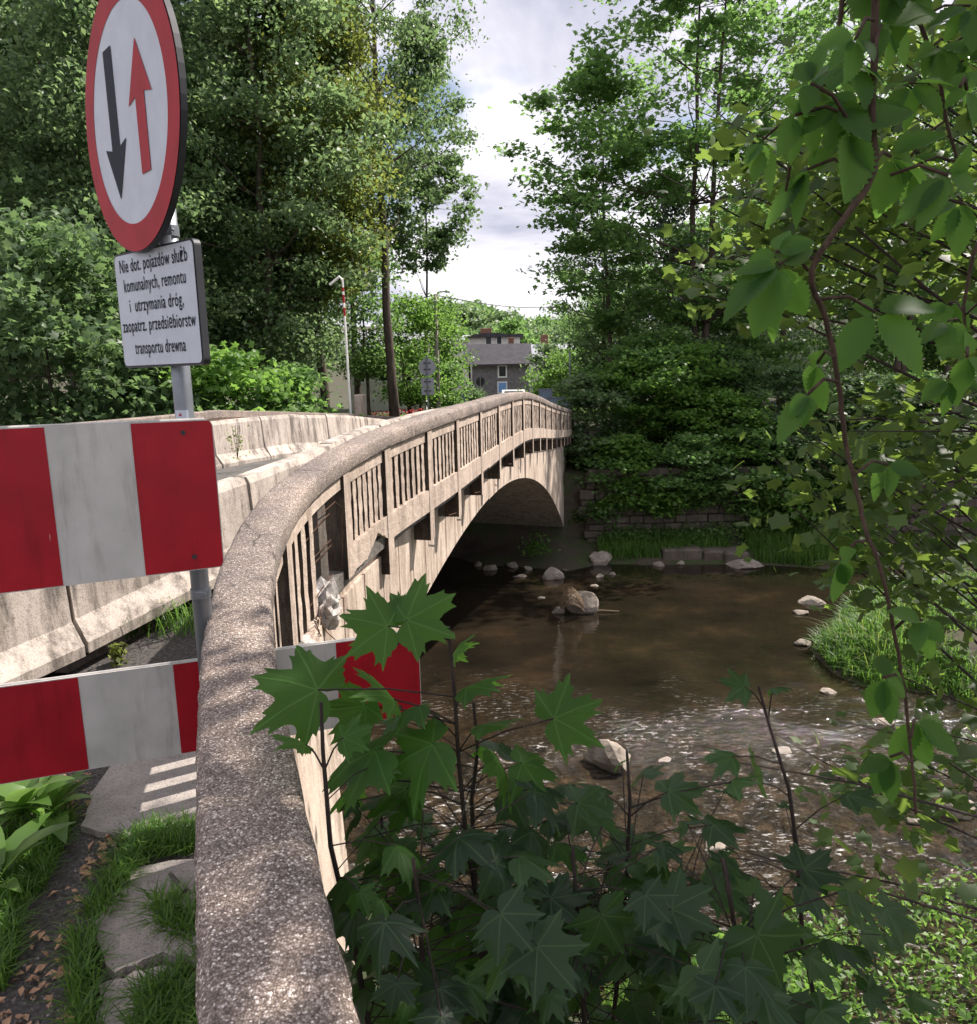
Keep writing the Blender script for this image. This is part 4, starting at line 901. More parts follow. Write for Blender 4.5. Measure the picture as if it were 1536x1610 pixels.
# background fill trees, each its own
GF = 'tall trees closing the background'
fills = [(-40, 52, 26, 'dark'), (60, 58, 27, 'bluish'), (165, 54, 26, 'dark'), (270, 56, 27, 'maple'), (375, 54, 27, 'dark'), (470, 58, 26, 'bluish')]
ft0 = tree('tall_tree', 'background tree, leftmost behind the dense left stand', 'tree', base_at(-40, 52), 26, 3, 6.0, 401, nc=190, lpc=130, leaf=.33, mat='dark', tr=.25, cr=1.5, up=.5, shape='column', group=GF)
ft1 = tree('tall_tree', 'background tree, second from left behind the dense left stand', 'tree', base_at(60, 58), 27, 3, 6.2, 402, nc=190, lpc=130, leaf=.33, mat='bluish', tr=.25, cr=1.5, up=.5, shape='round', group=GF)
for i, (px, Y, H, mt) in enumerate(fills[2:]):
    dup((ft0, ft1)[i % 2], base_at(px, Y), 1.3*i+.5, H/26., 'background tree, %s from left behind the dense left stand' % ORD[i+2])
rt0 = tree('tall_tree', 'background tree, leftmost behind the right bank maples', 'tree', base_at(1120, 66), 15, 1, 6.0, 403, nc=120, lpc=130, leaf=.35, mat='maple', tr=.25, cr=1.5, up=.6, shape='round', group='low background trees behind the right bank')
for i, (px, Y, s_) in enumerate(((1010, 70, .8), (1230, 64, 1.), (1330, 70, 1.1), (1440, 66, 1.05), (1540, 62, 1.1), (945, 74, .7))):
    dup(rt0, base_at(px, Y), i*1.1, s_, ['background tree half hidden by the spruce left of the two maple trunks', 'background tree behind the spruce right of the two maple trunks', 'background tree behind the creeper stem', 'background tree above the sunny track', 'background tree at the right edge of the photo', 'background tree right of the grey roofs'][i])
# ================================================================= FAR OBJECTS
MT['roof'] = plain('dark roof felt', (.05, .047, .054), .8, 0, .25, 1.5, .3, .3)
MT['plaster_dark'] = plain('grey roughcast', (.17, .16, .17), .95, 0, .3, 2.5, .2, .5)
MT['plaster_pale'] = plain('pale plaster', (.60, .58, .55), .9, 0, .15, 1.5, .2, .2)
MT['glass'] = plain('window glass', (.02, .025, .03), .1, 0, .2, 3)
MT['frame'] = plain('white frame', (.7, .7, .72), .5, 0, .05, 3)
MT['bluedoor'] = plain('light blue door', (.16, .32, .62), .5, 0, .1, 3)
MT['greyroof'] = plain('grey sheet roof', (.30, .31, .33), .7, 0, .1, 2)
MT['panel'] = plain('blue grey panel', (.20, .26, .35), .5, .1, .1, 2)
MT['wood_dark'] = plain('dark timber', (.04, .03, .028), .8, 0, .3, 6)
MT['white_paint'] = plain('white paint', (.75, .74, .70), .5, 0, .08, 4)
MT['conc_pole'] = concrete('pole concrete', (.30, .27, .24), (.42, .38, .34), (.15, .14, .12), .3, holes=False)
def window(root, c, w_, h_, n, frame=True, pane='glass', d=.05):
    n = np.array(n, float); u = np.array([-n[1], n[0], 0]); c = np.array(c, float); m = MB()
    fw = .12*min(w_, h_)+.03
    for sx in (-1, 1): m.box(c+u*sx*(w_-fw)/2+n*d/2, (fw, d, h_), (u, n, (0, 0, 1)))
    for sz in (-1, 1): m.box(c+np.array([0, 0, sz*(h_-fw)/2])+n*d*.48, (w_-2*fw, d, fw), (u, n, (0, 0, 1)))
    o = m.build('window', MT['frame'], root)
    m = MB(); m.box(c+n*.01, (w_-fw*1.5, .02, h_-fw*1.5), (u, n, (0, 0, 1))); m.build('pane', MT[pane], o)
def dark_house():
    Y = 92; BL = np.array(W(744, 628, Y)); BR_ = np.array(W(832, 628, Y)); zb = BL[2]-1; ez = W(740, 572, Y)[2]; rz = W(740, 541, Y+3.4)[2]
    x0, x1 = BL[0], BR_[0]; ym = Y+3.6
    root = thing('house', 'dark grey roughcast house with blue door and dark saddle roof beyond the bridge', 'house', (x0, Y, zb))
    m = MB(); m.box(((x0+x1)/2, ym, (zb+ez)/2), (x1-x0, 7.2, ez-zb)); m.prism([(x0, Y, ez), (x0, Y+7.2, ez), (x0, ym, rz-.25)], (x1-x0, 0, 0)); m.build('wall', MT['plaster_dark'], root)
    m = MB(); th = .18
    m.sweep([[(x, Y-.6, ez-.25), (x, Y-.6, ez-.08), (x, ym, rz), (x, Y+7.8, ez-.08), (x, Y+7.8, ez-.25), (x, ym, rz-.2)] for x in (x0-1.0, x1+.4)]); rf = m.build('roof', MT['roof'], root)
    m = MB(); m.box((W(803, 540, Y+4)[0], Y+4.4, rz+.15), (.7, .7, 1.2), bev=.04); m.build('chimney', MT['brick'], rf)
    c = W(789, 583.5, Y); window(root, (c[0], Y, c[2]), .85*Y/70., 1.15*Y/70., (0, -1, 0))
    c = W(789, 609, Y); m = MB(); m.box((c[0], Y-.04, c[2]), (.9, .1, 1.1)); m.build('door', MT['bluedoor'], root)
    m = MB(); m.box((c[0], Y-.02, c[2]), (1.2, .08, 1.4)); m.build('door_frame', MT['frame'], root)
    # timber porch on the left gable
    m = MB()
    for k in range(4): m.box((x0-.35, Y+.6+1.6*k, (zb+ez)/2), (.16, .16, ez-zb))
    m.box((x0-.35, Y+3, zb+2.9), (.2, 6.4, .2)); m.build('timber_porch', MT['wood_dark'], root)
    m = MB(); m.box((x0-.06, Y+3, zb+1.6), (.1, 5.4, 2.2)); m.build('porch_panel', MT['panel'], root)
    return x0, x1
dark_house()
def flat_house():
    Y = 112; a = np.array(W(737, 545, Y)); b = np.array(W(817, 545, Y)); zt = W(737, 531, Y)[2]; zb = EYE-4
    root = thing('house', 'pale tall house with low dark curved roof rising behind the dark house', 'house', (a[0], Y, zb))
    m = MB(); m.box(((a[0]+b[0])/2, Y+4, (zb+zt)/2), (b[0]-a[0], 8, zt-zb)); m.build('wall', MT['plaster_pale'], root)
    n = 9; prof = []
    for k in range(n+1):
        u = k/n; x = a[0]-.5+(b[0]-a[0]+1)*u; prof.append((x, zt+.12+.5*math.sin(math.pi*min(1, u*1.15+.0))**.8 if u < .87 else zt+.12+.3))
    m = MB(); m.sweep([[(x, Y-.5, z), (x, Y+8.5, z), (x, Y+8.5, zt-.0), (x, Y-.5, zt-.0)] for x, z in prof]); rf = m.build('roof', MT['roof'], root)
    c = W(764, 520, Y+3); m = MB(); m.box((c[0], Y+3, c[2]-.2), (1.5, 1, 1.1), bev=.05); m.build('chimney', MT['brick'], rf)
    for px in (768, 784):
        c = W(px, 534, Y); window(root, (c[0], Y, c[2]), .9, 1.7, (0, -1, 0))
flat_house()
def side_house(name_lab, px0, px1, ye, yr, yb, Y, wallm, roofm, chim=None, wins=()):
    a = W(px0, ye, Y); b = W(px1, ye, Y); ez = a[2]; rz = W(px0, yr, Y+3)[2]; zb = W(px0, yb, Y)[2]-1.5
    root = thing('house', name_lab, 'house', (a[0], Y, zb))
    m = MB(); m.box(((a[0]+b[0])/2, Y+3.5, (zb+ez)/2), (b[0]-a[0], 7, ez-zb)); m.prism([(a[0], Y, ez), (a[0], Y+7, ez), (a[0], Y+3.5, rz-.2)], (b[0]-a[0], 0, 0)); m.build('wall', MT[wallm], root)
    m = MB(); m.sweep([[(x, Y-.5, ez-.2), (x, Y-.5, ez), (x, Y+3.5, rz), (x, Y+7.5, ez), (x, Y+7.5, ez-.2), (x, Y+3.5, rz-.2)] for x in (a[0]-.5, b[0]+.5)]); rf = m.build('roof', MT[roofm], root)
    if chim: m = MB(); c = W(chim, yr, Y+3.5); m.box((c[0], Y+3.5, rz+.4), (1., .8, 1.7), bev=.04); m.build('chimney', MT['brick'], rf)
    for px, py, w_, h_ in wins:
        c = W(px, py, Y); window(root, (c[0], Y, c[2]), w_, h_, (0, -1, 0))
side_house('low house with pale grey sheet roof and brick chimney right of the dark house', 836, 905, 562, 541, 600, 104, 'plaster_pale', 'greyroof', 855)
side_house('pale two-storey house half hidden by trees left of the dark trunk', 545, 668, 545, 520, 640, 66, 'plaster_pale', 'greyroof', None, [(603, 588, 1.1, 1.4), (566, 590, 1.1, 1.4), (640, 588, 1.1, 1.4)])
side_house('pale house strip showing behind the yellow-green tree', 700, 742, 535, 527, 600, 122, 'plaster_pale', 'greyroof')
side_house('white house glimpsed between trunks on the right bank', 1290, 1360, 605, 590, 640, 60, 'plaster_pale', 'greyroof')
def gz(px, Y): return hz(W(px, 600, Y)[0], Y)
def white_box():
    Y = 44; c = np.array(W(1166, 619, Y)); w_ = 42*Y/1200.; zb = hz(c[0], Y)-.3; zt = W(1166, 601, Y)[2]
    root = thing('utility_cabin', 'white cabin with flat overhanging lid above the bushes on the far bank', 'cabin', (c[0], Y, zb))
    m = MB(); m.box((c[0], Y, (zb+zt)/2), (w_, 1.2, zt-zb), bev=.03); m.build('body', MT['white_paint'], root)
    m = MB(); m.box((c[0], Y, zt+.07), (w_+.14, 1.4, .16), bev=.04); m.build('lid', MT['white_paint'], root)
white_box()
def striped_pole():
    Y = 27.5; b = np.array(W(552, 650, Y)); t_ = np.array(W(539, 440, Y)); b[2] -= .9
    root = thing('striped_pole', 'tall slim white pole with red bands near its bent top', 'pole', tuple(b)); r = .05
    def L(u): return b+(t_-b)*u
    for k, (u0, u1, mt, nm) in enumerate(((0, .78, 'white_paint', 'pole_shaft'), (.78, .83, 'red', 'red_band'), (.83, .86, 'white_paint', 'white_band'), (.86, .91, 'red', 'red_band'), (.91, .93, 'white_paint', 'white_band'), (.93, .955, 'red', 'red_band'), (.955, 1, 'white_paint', 'pole_top'))):
        m = MB(); m.tube([L(u0), L(u1)], [r*(1-.3*u0), r*(1-.3*u1)], 10); m.build(nm, MT[mt], root)
    m = MB(); m.tube([L(1), L(1)+np.array([-.1, 0, .12]), L(1)+np.array([-.45, 0, -.15])], .045, 8); m.build('bent_arm', MT['white_paint'], root)
striped_pole()
def lamp():
    Y = 47; b = np.array(W(690, 645, Y)); t_ = np.array(W(685, 462, Y)); b[2] = hz(b[0], Y)-.2
    root = thing('street_lamp', 'tall concrete street lamp post with short arm pointing right', 'street lamp', tuple(b))
    m = MB(); m.tube([b, (b+t_)/2, t_], [.16, .13, .10], 12); m.build('post', MT['conc_pole'], root, smooth=True)
    m = MB(); m.tube([t_-np.array([0, 0, .1]), t_+np.array([.25, 0, .12]), t_+np.array([.7, 0, .14])], .035, 8); m.build('arm', MT['steel'], root)
    m = MB(); m.box(t_+np.array([.72, 0, .11]), (.34, .16, .09), bev=.03); m.build('lamp_head', MT['steel'], root)
    m = MB(); p0 = np.array(W(500, 476, 60)); p1 = t_-np.array([0, 0, .05]); p2 = np.array(W(905, 478, 70))
    for a, c in ((p0, p1), (p1, p2)):
        m.tube([a+(c-a)*u-np.array([0, 0, .5*math.sin(math.pi*u)]) for u in np.linspace(0, 1, 9)], .028, 5)
    tag(m.build('power_cable', MT['rim'], orig=tuple(p1)), 'thin dark overhead cable sagging across the sky gap past the street lamp', 'cable')
lamp()
def back_sign():
    Y = 38; x, _, zc = W(672, 577, Y); zb = hz(x, Y)
    root = thing('road_sign', 'round and two rectangular sign plates on one post seen from behind', 'road sign', (x, Y, zb))
    m = MB(); m.tube([(x, Y, zb-.2), (x, Y, zc+.55)], .04, 10); m.build('post', MT['steel'], root)
    m = MB(); m.prism([(x+.42*math.cos(a), Y+.06, zc+.42*math.sin(a)) for a in [2*math.pi*k/32 for k in range(32)]], (0, .03, 0)); m.build('round_plate', MT['greyroof'], root)
    for z0, z1 in ((-.52, -.95), (-.98, -1.35)):
        m = MB(); m.box((x, Y+.07, zc+(z0+z1)/2), (.64, .03, z0-z1)); m.build('rectangular_plate', MT['greyroof'], root)
    m = MB()
    for dz in (.2, -.1, -.7, -1.15): m.box((x, Y+.035, zc+dz), (.34, .03, .05))
    m.build('bracket_rails', MT['rim'], root)
    Y = 70; x, _, zc = W(756, 600, Y); zb = W(756, 622, Y)[2]
    root = thing('road_sign', 'small round sign seen from behind beside the road left of the dark house', 'road sign', (x, Y, zb))
    m = MB(); m.tube([(x, Y, zb-.5), (x, Y, zc+.4)], .04, 8); m.build('post', MT['steel'], root)
    m = MB(); m.prism([(x+.4*math.cos(a), Y+.06, zc+.4*math.sin(a)) for a in [2*math.pi*k/24 for k in range(24)]], (0, .03, 0)); m.build('round_plate', MT['rim'], root)
back_sign()
def panels():
    for i, (px0, px1, y0, y1, Y, lab) in enumerate(((847, 867, 612, 628, 41, 'small blue-grey framed panel above the rail at the far bridge end'), (862, 897, 625, 645, 38, 'wide blue-grey metal panel behind the far end of the handrail'))):
        a = np.array(W(px0, y0, Y)); b = np.array(W(px1, y1, Y)); root = thing('metal_hoarding', lab, 'hoarding', ((a[0]+b[0])/2, Y, hz(a[0], Y)))
        m = MB(); m.box(((a[0]+b[0])/2, Y, (a[2]+b[2])/2), (b[0]-a[0], .04, a[2]-b[2])); m.build('sheet', MT['panel'], root)
        m = MB()
        for x in (a[0], b[0]): m.box((x, Y-.03, (a[2]+hz(a[0], Y))/2), (.07, .07, a[2]-hz(a[0], Y)+.1))
        m.box(((a[0]+b[0])/2, Y-.03, a[2]), (b[0]-a[0]+.1, .06, .06)); m.build('frame', MT['steel'], root)
    Y = 38; a = W(895, 520, Y); zb = hz(a[0], Y)
    root = thing('metal_post', 'slim grey post standing beside the blue-grey panel', 'post', (a[0], Y, zb)); m = MB(); m.tube([(a[0], Y, zb-.2), (a[0], Y, a[2]+.6-1.5)], .04, 8); m.build('shaft', MT['steel'], root)
    Y = 60; x, _, z = W(723, 630, Y); root = thing('litter_bin', 'grey slatted litter bin in front of the dark hedge', 'bin', (x, Y, z-.6)); m = MB()
    for k in range(5): m.box((x-.4+.2*k, Y, z), (.16, .05, .9))
    m.build('slats', MT['panel'], root); m = MB(); m.box((x, Y+.3, z-.02), (.9, .5, .8)); m.build('bin_body', MT['rim'], root)
panels()
tree('hedge', 'dark clipped hedge beside the litter bin', 'hedge', (W(740, 625, 62)[0], 62, W(740, 634, 62)[2]-.6), 1.7, .1, 1.3, 500, nc=30, lpc=110, leaf=.16, mat='dark', tr=.05, cr=.55, up=.5)
def car():
    Y = 80; x, _, z = W(806, 612, Y); z -= .30; root = thing('parked_car', 'white car roof and rear window just visible above the bridge crest', 'car', (x, Y, z-1.2))
    def sec(pts, w_, y0, y1):
        m = MB(); m.sweep([[(x-w_*s/2, y, zz) for (y, zz) in pts] for s in (-1, -.9, .9, 1)]); return m
    body = [(Y-2, z-1.05), (Y-2.05, z-.55), (Y-1.9, z-.35), (Y+1.0, z-.35), (Y+2.1, z-.5), (Y+2.15, z-1.05)]
    sec(body, 2.6, 0, 0).build('body', MT['white_paint'], root)
    cab = [(Y-1.85, z-.34), (Y-1.3, z+.22), (Y+.4, z+.25), (Y+1.1, z-.34)]
    sec(cab, 2.35, 0, 0).build('roof', MT['white_paint'], root)
    m = MB(); m.add([(x-1.02, Y-1.83, z-.30), (x+1.02, Y-1.83, z-.30), (x+.92, Y-1.37, z+.16), (x-.92, Y-1.37, z+.16)], [(0, 1, 2, 3)]); m.build('rear_window', MT['glass'], root)
    for sx in (-1, 1):
        for yy in (-1.3, 1.3):
            m = MB(); m.tube([(x+sx*1.1, Y+yy, z-1.0), (x+sx*1.3, Y+yy, z-1.0)], .36, 18); m.build('wheel', MT['rim'], root)
car()
# flower bed by the pale house
def flowers():
    rs = np.random.RandomState(4); n = 500; x0, x1 = W(565, 625, 44)[0], W(665, 625, 44)[0]
    for i, (xa, xb) in enumerate(((x0, (x0+x1)/2), ((x0+x1)/2, x1))):
        c = np.array([rs.uniform(xa, xb, 1800), rs.uniform(43, 45.5, 1800), rs.uniform(0, .9, 1800)**1]).T; c[:, 2] += height(c[:, 0], c[:, 1])
        root = thing('flower_shrub', ['red flowering shrub left of the conifer trunk', 'red flowering shrub right of the conifer trunk'][i], 'shrub', ((xa+xb)/2, 44, hz(xa, 44)), 'red flowering shrubs by the pale house')
        V, F = leaf_quads(c, .16, .1, .6, rs); link_mesh('leaves', V, F, LM['bright'], root)
        c = c[:260]+np.array([0, -.1, .35]); V, F = leaf_quads(c, .13, .11, .3, rs); link_mesh('blossoms', V, F, MT['signred'], root)
flowers()
# sunny track on the right far bank
m = MB(); m.sweep([[(x, y0+1.2*math.sin(x*.1), hz(x, y0)+.16) for y0 in (47, 49.6)] for x in np.arange(19, 60, 2.)], closed=False, caps=False)
o = m.build('track', plain('pale track', (.42, .37, .31), .95, 0, .15, 1), None); o['kind'] = 'structure'
# ================================================================= RETAINING WALL AND BRIDGE PIER
def stone_wall():
    rr = random.Random(31); m = MB(); z0, z1 = EYE-7.35, EYE-4.25; z = z0
    while z < z1:
        h = rr.uniform(.26, .46); x = 4.3-rr.uniform(0, .6)
        while x < 24:
            w_ = rr.uniform(.35, 1.1); b = rr.uniform(.02, .05)
            m.box((x+w_/2, 32.5+rr.uniform(-.05, .05), z+h/2), (w_-.025, .5, h-.025), bev=b); x += w_
        z += h
    m.box((14.2, 32.6, (z0+z1)/2), (20, .3, z1-z0))
    tag(m.build('retaining_wall', MT['wallstone'], orig=(4.3, 32.5, z0)), 'old squared stone retaining wall behind the far shore', 'wall')
    x, Y = W(909, 700, 36)[0], 36
    root = thing('concrete_pier', 'grey concrete pier with drain pipe right beside the bridge arch', 'pier', (x, Y, .2))
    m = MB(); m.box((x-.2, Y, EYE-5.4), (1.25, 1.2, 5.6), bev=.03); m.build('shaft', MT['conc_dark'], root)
    m = MB(); m.tube([(x+.35, Y-.72, EYE-4.3), (x+.35, Y-.74, EYE-6.6), (x+.30, Y-.9, EYE-7.4)], .06, 8); m.build('drain_pipe', MT['conc_pole'], root)
stone_wall()
# ================================================================= ROCKS
import bmesh
def rock(name, lab, c, s, seed, mat='stone', group=None, cat='rock', cuts=16):
    rs = np.random.RandomState(seed); bm = bmesh.new(); bmesh.ops.create_icosphere(bm, subdivisions=3, radius=1)
    v = np.array([q.co[:] for q in bm.verts]); f = [tuple(q.index for q in p.verts) for p in bm.faces]; bm.free()
    d = rs.randn(cuts, 3); d /= np.linalg.norm(d, axis=1)[:, None]; of = rs.uniform(.55, .95, cuts)
    rad = np.min(np.where(v@d.T > .1, of/np.maximum(v@d.T, .1), 9), 1); rad = np.minimum(rad, 1.1)*(1+.02*rs.randn(len(v)))
    v = v*rad[:, None]*np.array(s)+np.array(c); o = link_mesh(name, v, f, MT[mat], orig=c); return tag(o, lab, cat, group)
GRK = 'stones in the river by the far shore'
rocks = [(869, 899, 42, 24, 'pale angular rock in the water nearest below the arch foot'), (944, 878, 36, 24, 'rounded pale boulder at the foot of the far bank'), (770, 891, 22, 13, 'small rounded stone under the arch, second from the left'),
    (753, 886, 12, 10, 'small stone under the arch, leftmost'), (806, 888, 20, 9, 'flat brown stone under the arch, third from the left'), (830, 892, 14, 10, 'small stone just left of the pale angular rock'), (818, 905, 22, 5, 'thin flat stone awash left of the pale angular rock'),
    (901, 838, 19, 13, 'pale rock beside the arch foot'), (915, 880, 18, 12, 'small pale rock left of the rounded boulder'), (1168, 884, 56, 14, 'long flat pale rock at the waterline below the stone ledge'), (1036, 886, 18, 9, 'small angular stone at the waterline, left of the ledge'),
    (1069, 885, 14, 8, 'small square stone at the waterline below the ledge'), (943, 905, 14, 7, 'small stone in the water below the boulder, left one'), (962, 901, 10, 7, 'small stone in the water below the boulder, right one'), (935, 920, 12, 4, 'tiny flat stone awash above the reed-draped rock'),
    (849, 939, 13, 4, 'tiny flat stone awash left of the reed-draped rock'), (1187, 868, 20, 10, 'grey stone at the right end of the ledge'), (876, 958, 20, 14, 'low pale stone touching the reed-draped rock'), (1275, 943, 40, 12, 'flat pale stone at the tip of the grassy spit'), (1258, 962, 26, 8, 'dark flat stone just below the tip of the grassy spit'),
    (1500, 1268, 50, 26, 'brown rounded rock in the rapids at the right'), (1440, 1290, 20, 8, 'small rock in the rapids at the right'), (935, 866, 12, 8, 'little stone left behind the rounded boulder')]
rocks += [(1300, 1085, 22, 8, 'small wet stone under the lip of the spit grass'), (1262, 1010, 24, 9, 'flat wet stone at the near left foot of the spit'), (1390, 1135, 30, 10, 'low brown stone in the current below the spit'), (1120, 1330, 34, 12, 'dark half sunk stone in the riffle'), (1230, 1180, 26, 8, 'small half sunk stone at the head of the riffle'), (1330, 1215, 30, 10, 'half sunk stone in the middle of the riffle'), (1045, 1195, 20, 7, 'small stone right of the big pinkish rock')]
for i, (px, py, w_, h_, lab) in enumerate(rocks):
    z = 0.0; p = G(px, py+h_*.35, 0) if i != 7 else (W(px, py, 33.5 if i == 7 else 31.6)); Y = p[1]; k = np.linalg.norm(np.array(p)-np.array([0, 0, EYE]))/1200.*1.02
    zc = 0 if i != 7 else p[2]
    rock('rock', lab, (p[0], p[1], zc+h_*k*.12), (w_*k*.55, w_*k*.42, h_*k*.66), 600+i, 'stone', GRK)
p = G(963, 1200, 0); rock('rock', 'big pinkish pale rock in the rapids behind the maple saplings', (p[0], p[1], .1), (.55, .5, .42), 690)
p = G(912, 962, 0); RK = rock('rock', 'pale boulder draped with dry reeds in midstream', (p[0], p[1], .25), (.56, .45, .58), 691)
def reeds():
    rs = random.Random(6); m = MB(); c = np.array([p[0]-.25, p[1]-.15, .3])
    for k in range(46):
        a = rs.uniform(-.5, .5); r0 = rs.uniform(.4, .95); pts = []
        for j in range(7):
            u = j/6.; pts.append(c+np.array([-.45+.75*u+rs.uniform(-.03, .03), -.35*math.sin(math.pi*u)+a*.6-.15, .62*math.sin(math.pi*(.15+.75*u))*r0/.6-.25+rs.uniform(-.02, .02)]))
        m.tube(pts, .007, 4)
    m.tube([c+np.array([.4, 0, -.25]), c+np.array([.9, .05, -.22]), c+np.array([1.5, .0, -.26])], .018, 5)
    tag(m.build('dry_reeds', plain('dry reed', (.30, .22, .15), .9, 0, .3, 20), orig=tuple(c)), 'bundle of dry brown reeds caught on the midstream boulder', 'reeds')
reeds()
def ledge():
    rr = random.Random(12)
    for i, (px0, px1, y0, y1) in enumerate(((1040, 1105, 848, 882), (1105, 1140, 852, 882), (1138, 1178, 855, 884), (1085, 1182, 840, 856), (1050, 1100, 842, 856))):
        a = np.array(G(px0, y1+2, 0)); b = np.array(G(px1, y1+2, 0)); k = a[1]/1200.*1.03; c = (a+b)/2; hgt = (y1-y0)*k*(.62 if i < 3 else .5); zc = hgt/2 if i < 3 else hgt/2+.40
        if i >= 3: c[1] += .5
        m = MB(); m.box((c[0], c[1]+.5, zc), (b[0]-a[0]-.03, 1.2, hgt), (rot(rr.uniform(-.05, .05))[0], rot(rr.uniform(-.05, .05))[1], (0, 0, 1)), bev=.07)
        tag(m.build('stone_block', MT['wallstone'], orig=tuple(c)), ['long low block at the left of the shore ledge', 'middle block of the shore ledge', 'right block of the shore ledge', 'broad slab lying on top of the shore ledge', 'small slab at the back left of the shore ledge'][i], 'stone block', 'blocks of the shore ledge')
ledge()
# ================================================================= NEAR LEAVES
MP_A = [(0, 1.0), (4, .88), (8, .80), (12, .90), (14, .78), (18, .68), (22, .60), (27, .56), (31, .60), (35, .68), (38, .80), (41, .74), (45, .86), (49, .98), (52, .86), (55, .76), (60, .84), (62, .70), (67, .60), (73, .53), (79, .54), (84, .58), (88, .70), (91, .62), (96, .70), (100, .80), (104, .66), (108, .54), (113, .58), (117, .48), (128, .44), (140, .38), (154, .28), (168, .14), (176, .05)]
MP = MP_A+[(360-a, r) for a, r in MP_A[:0:-1]]
class Leaves:
    def __init__(s): s.v = []; s.f = []; s.a = []
    def maple(s, base, tip, nrm, size, droop=.25, fold=.18, rr=random):
        base = np.array(base, float); t = np.array(tip, float)-0; t /= np.linalg.norm(t)+1e-9; n = np.array(nrm, float); n = n-t*(n@t); n /= np.linalg.norm(n)+1e-9; b = np.cross(t, n)
        k = len(s.v); s.v.append(tuple(base)); s.a.append((0, 0, 0)); m = len(MP); wv = rr.uniform(0, 6.28); cA, cB = rr.uniform(-.34, .34), rr.uniform(-.3, .3)
        for q in (.45, 1.0):
            for a, r in MP:
                A = math.radians(a+rr.uniform(-1, 1)*(q > .9)); R = r*q*(1+rr.uniform(-.05, .05)*(q > .9)); x, y = math.sin(A)*R, math.cos(A)*R
                lobe = math.cos(math.radians(a)*(360/50.))*.5+.5
                z = -droop*R*R-fold*abs(x)*.5+fold*.5*R*(lobe-.5)*.5+.045*math.sin(3*A+wv)*R+cA*x*abs(x)+cB*x*y
                s.v.append(tuple(base+(b*x+t*y+n*z)*size)); s.a.append((x, y, 0))
        for i in range(m):
            j = (i+1) % m; s.f.append((k, k+1+i, k+1+j)); s.f.append((k+1+i, k+1+m+i, k+1+m+j, k+1+j))
    def ovate(s, base, tip, nrm, width, droop=.15, fold=.2, serr=.10, n=13, rr=random):
        base = np.array(base, float); T = np.array(tip, float)-base; Ln = np.linalg.norm(T); t = T/Ln; nn = np.array(nrm, float); nn = nn-t*(nn@t); nn /= np.linalg.norm(nn)+1e-9; b = np.cross(t, nn)
        k = len(s.v); rows = []
        for i in range(n+1):
            u = i/n; w_ = width*.5*(math.sin(math.pi*min(1, u**.72))**.85)*(1+serr*((i % 2)*2-1)*(0 < i < n)) if 0 < u < 1 else 0
            c = base+t*Ln*u-nn*droop*Ln*(u*u-u*.6); cv = fold*w_
            s.v += [tuple(c-b*w_+nn*cv), tuple(c), tuple(c+b*w_+nn*cv)]; s.a += [(-1, u, 0), (0, u, 0), (1, u, 0)]
        for i in range(n):
            for j in (0, 1):
                a = k+3*i+j; s.f.append((a, a+1, a+4, a+3))
    def build(s, name, mat, parent=None, orig=None): return link_mesh(name, s.v, s.f, mat, parent, True, attr=s.a, orig=orig)
def unit(v): v = np.array(v, float); return v/(np.linalg.norm(v)+1e-9)
CAMP = np.array([0, 0, EYE])
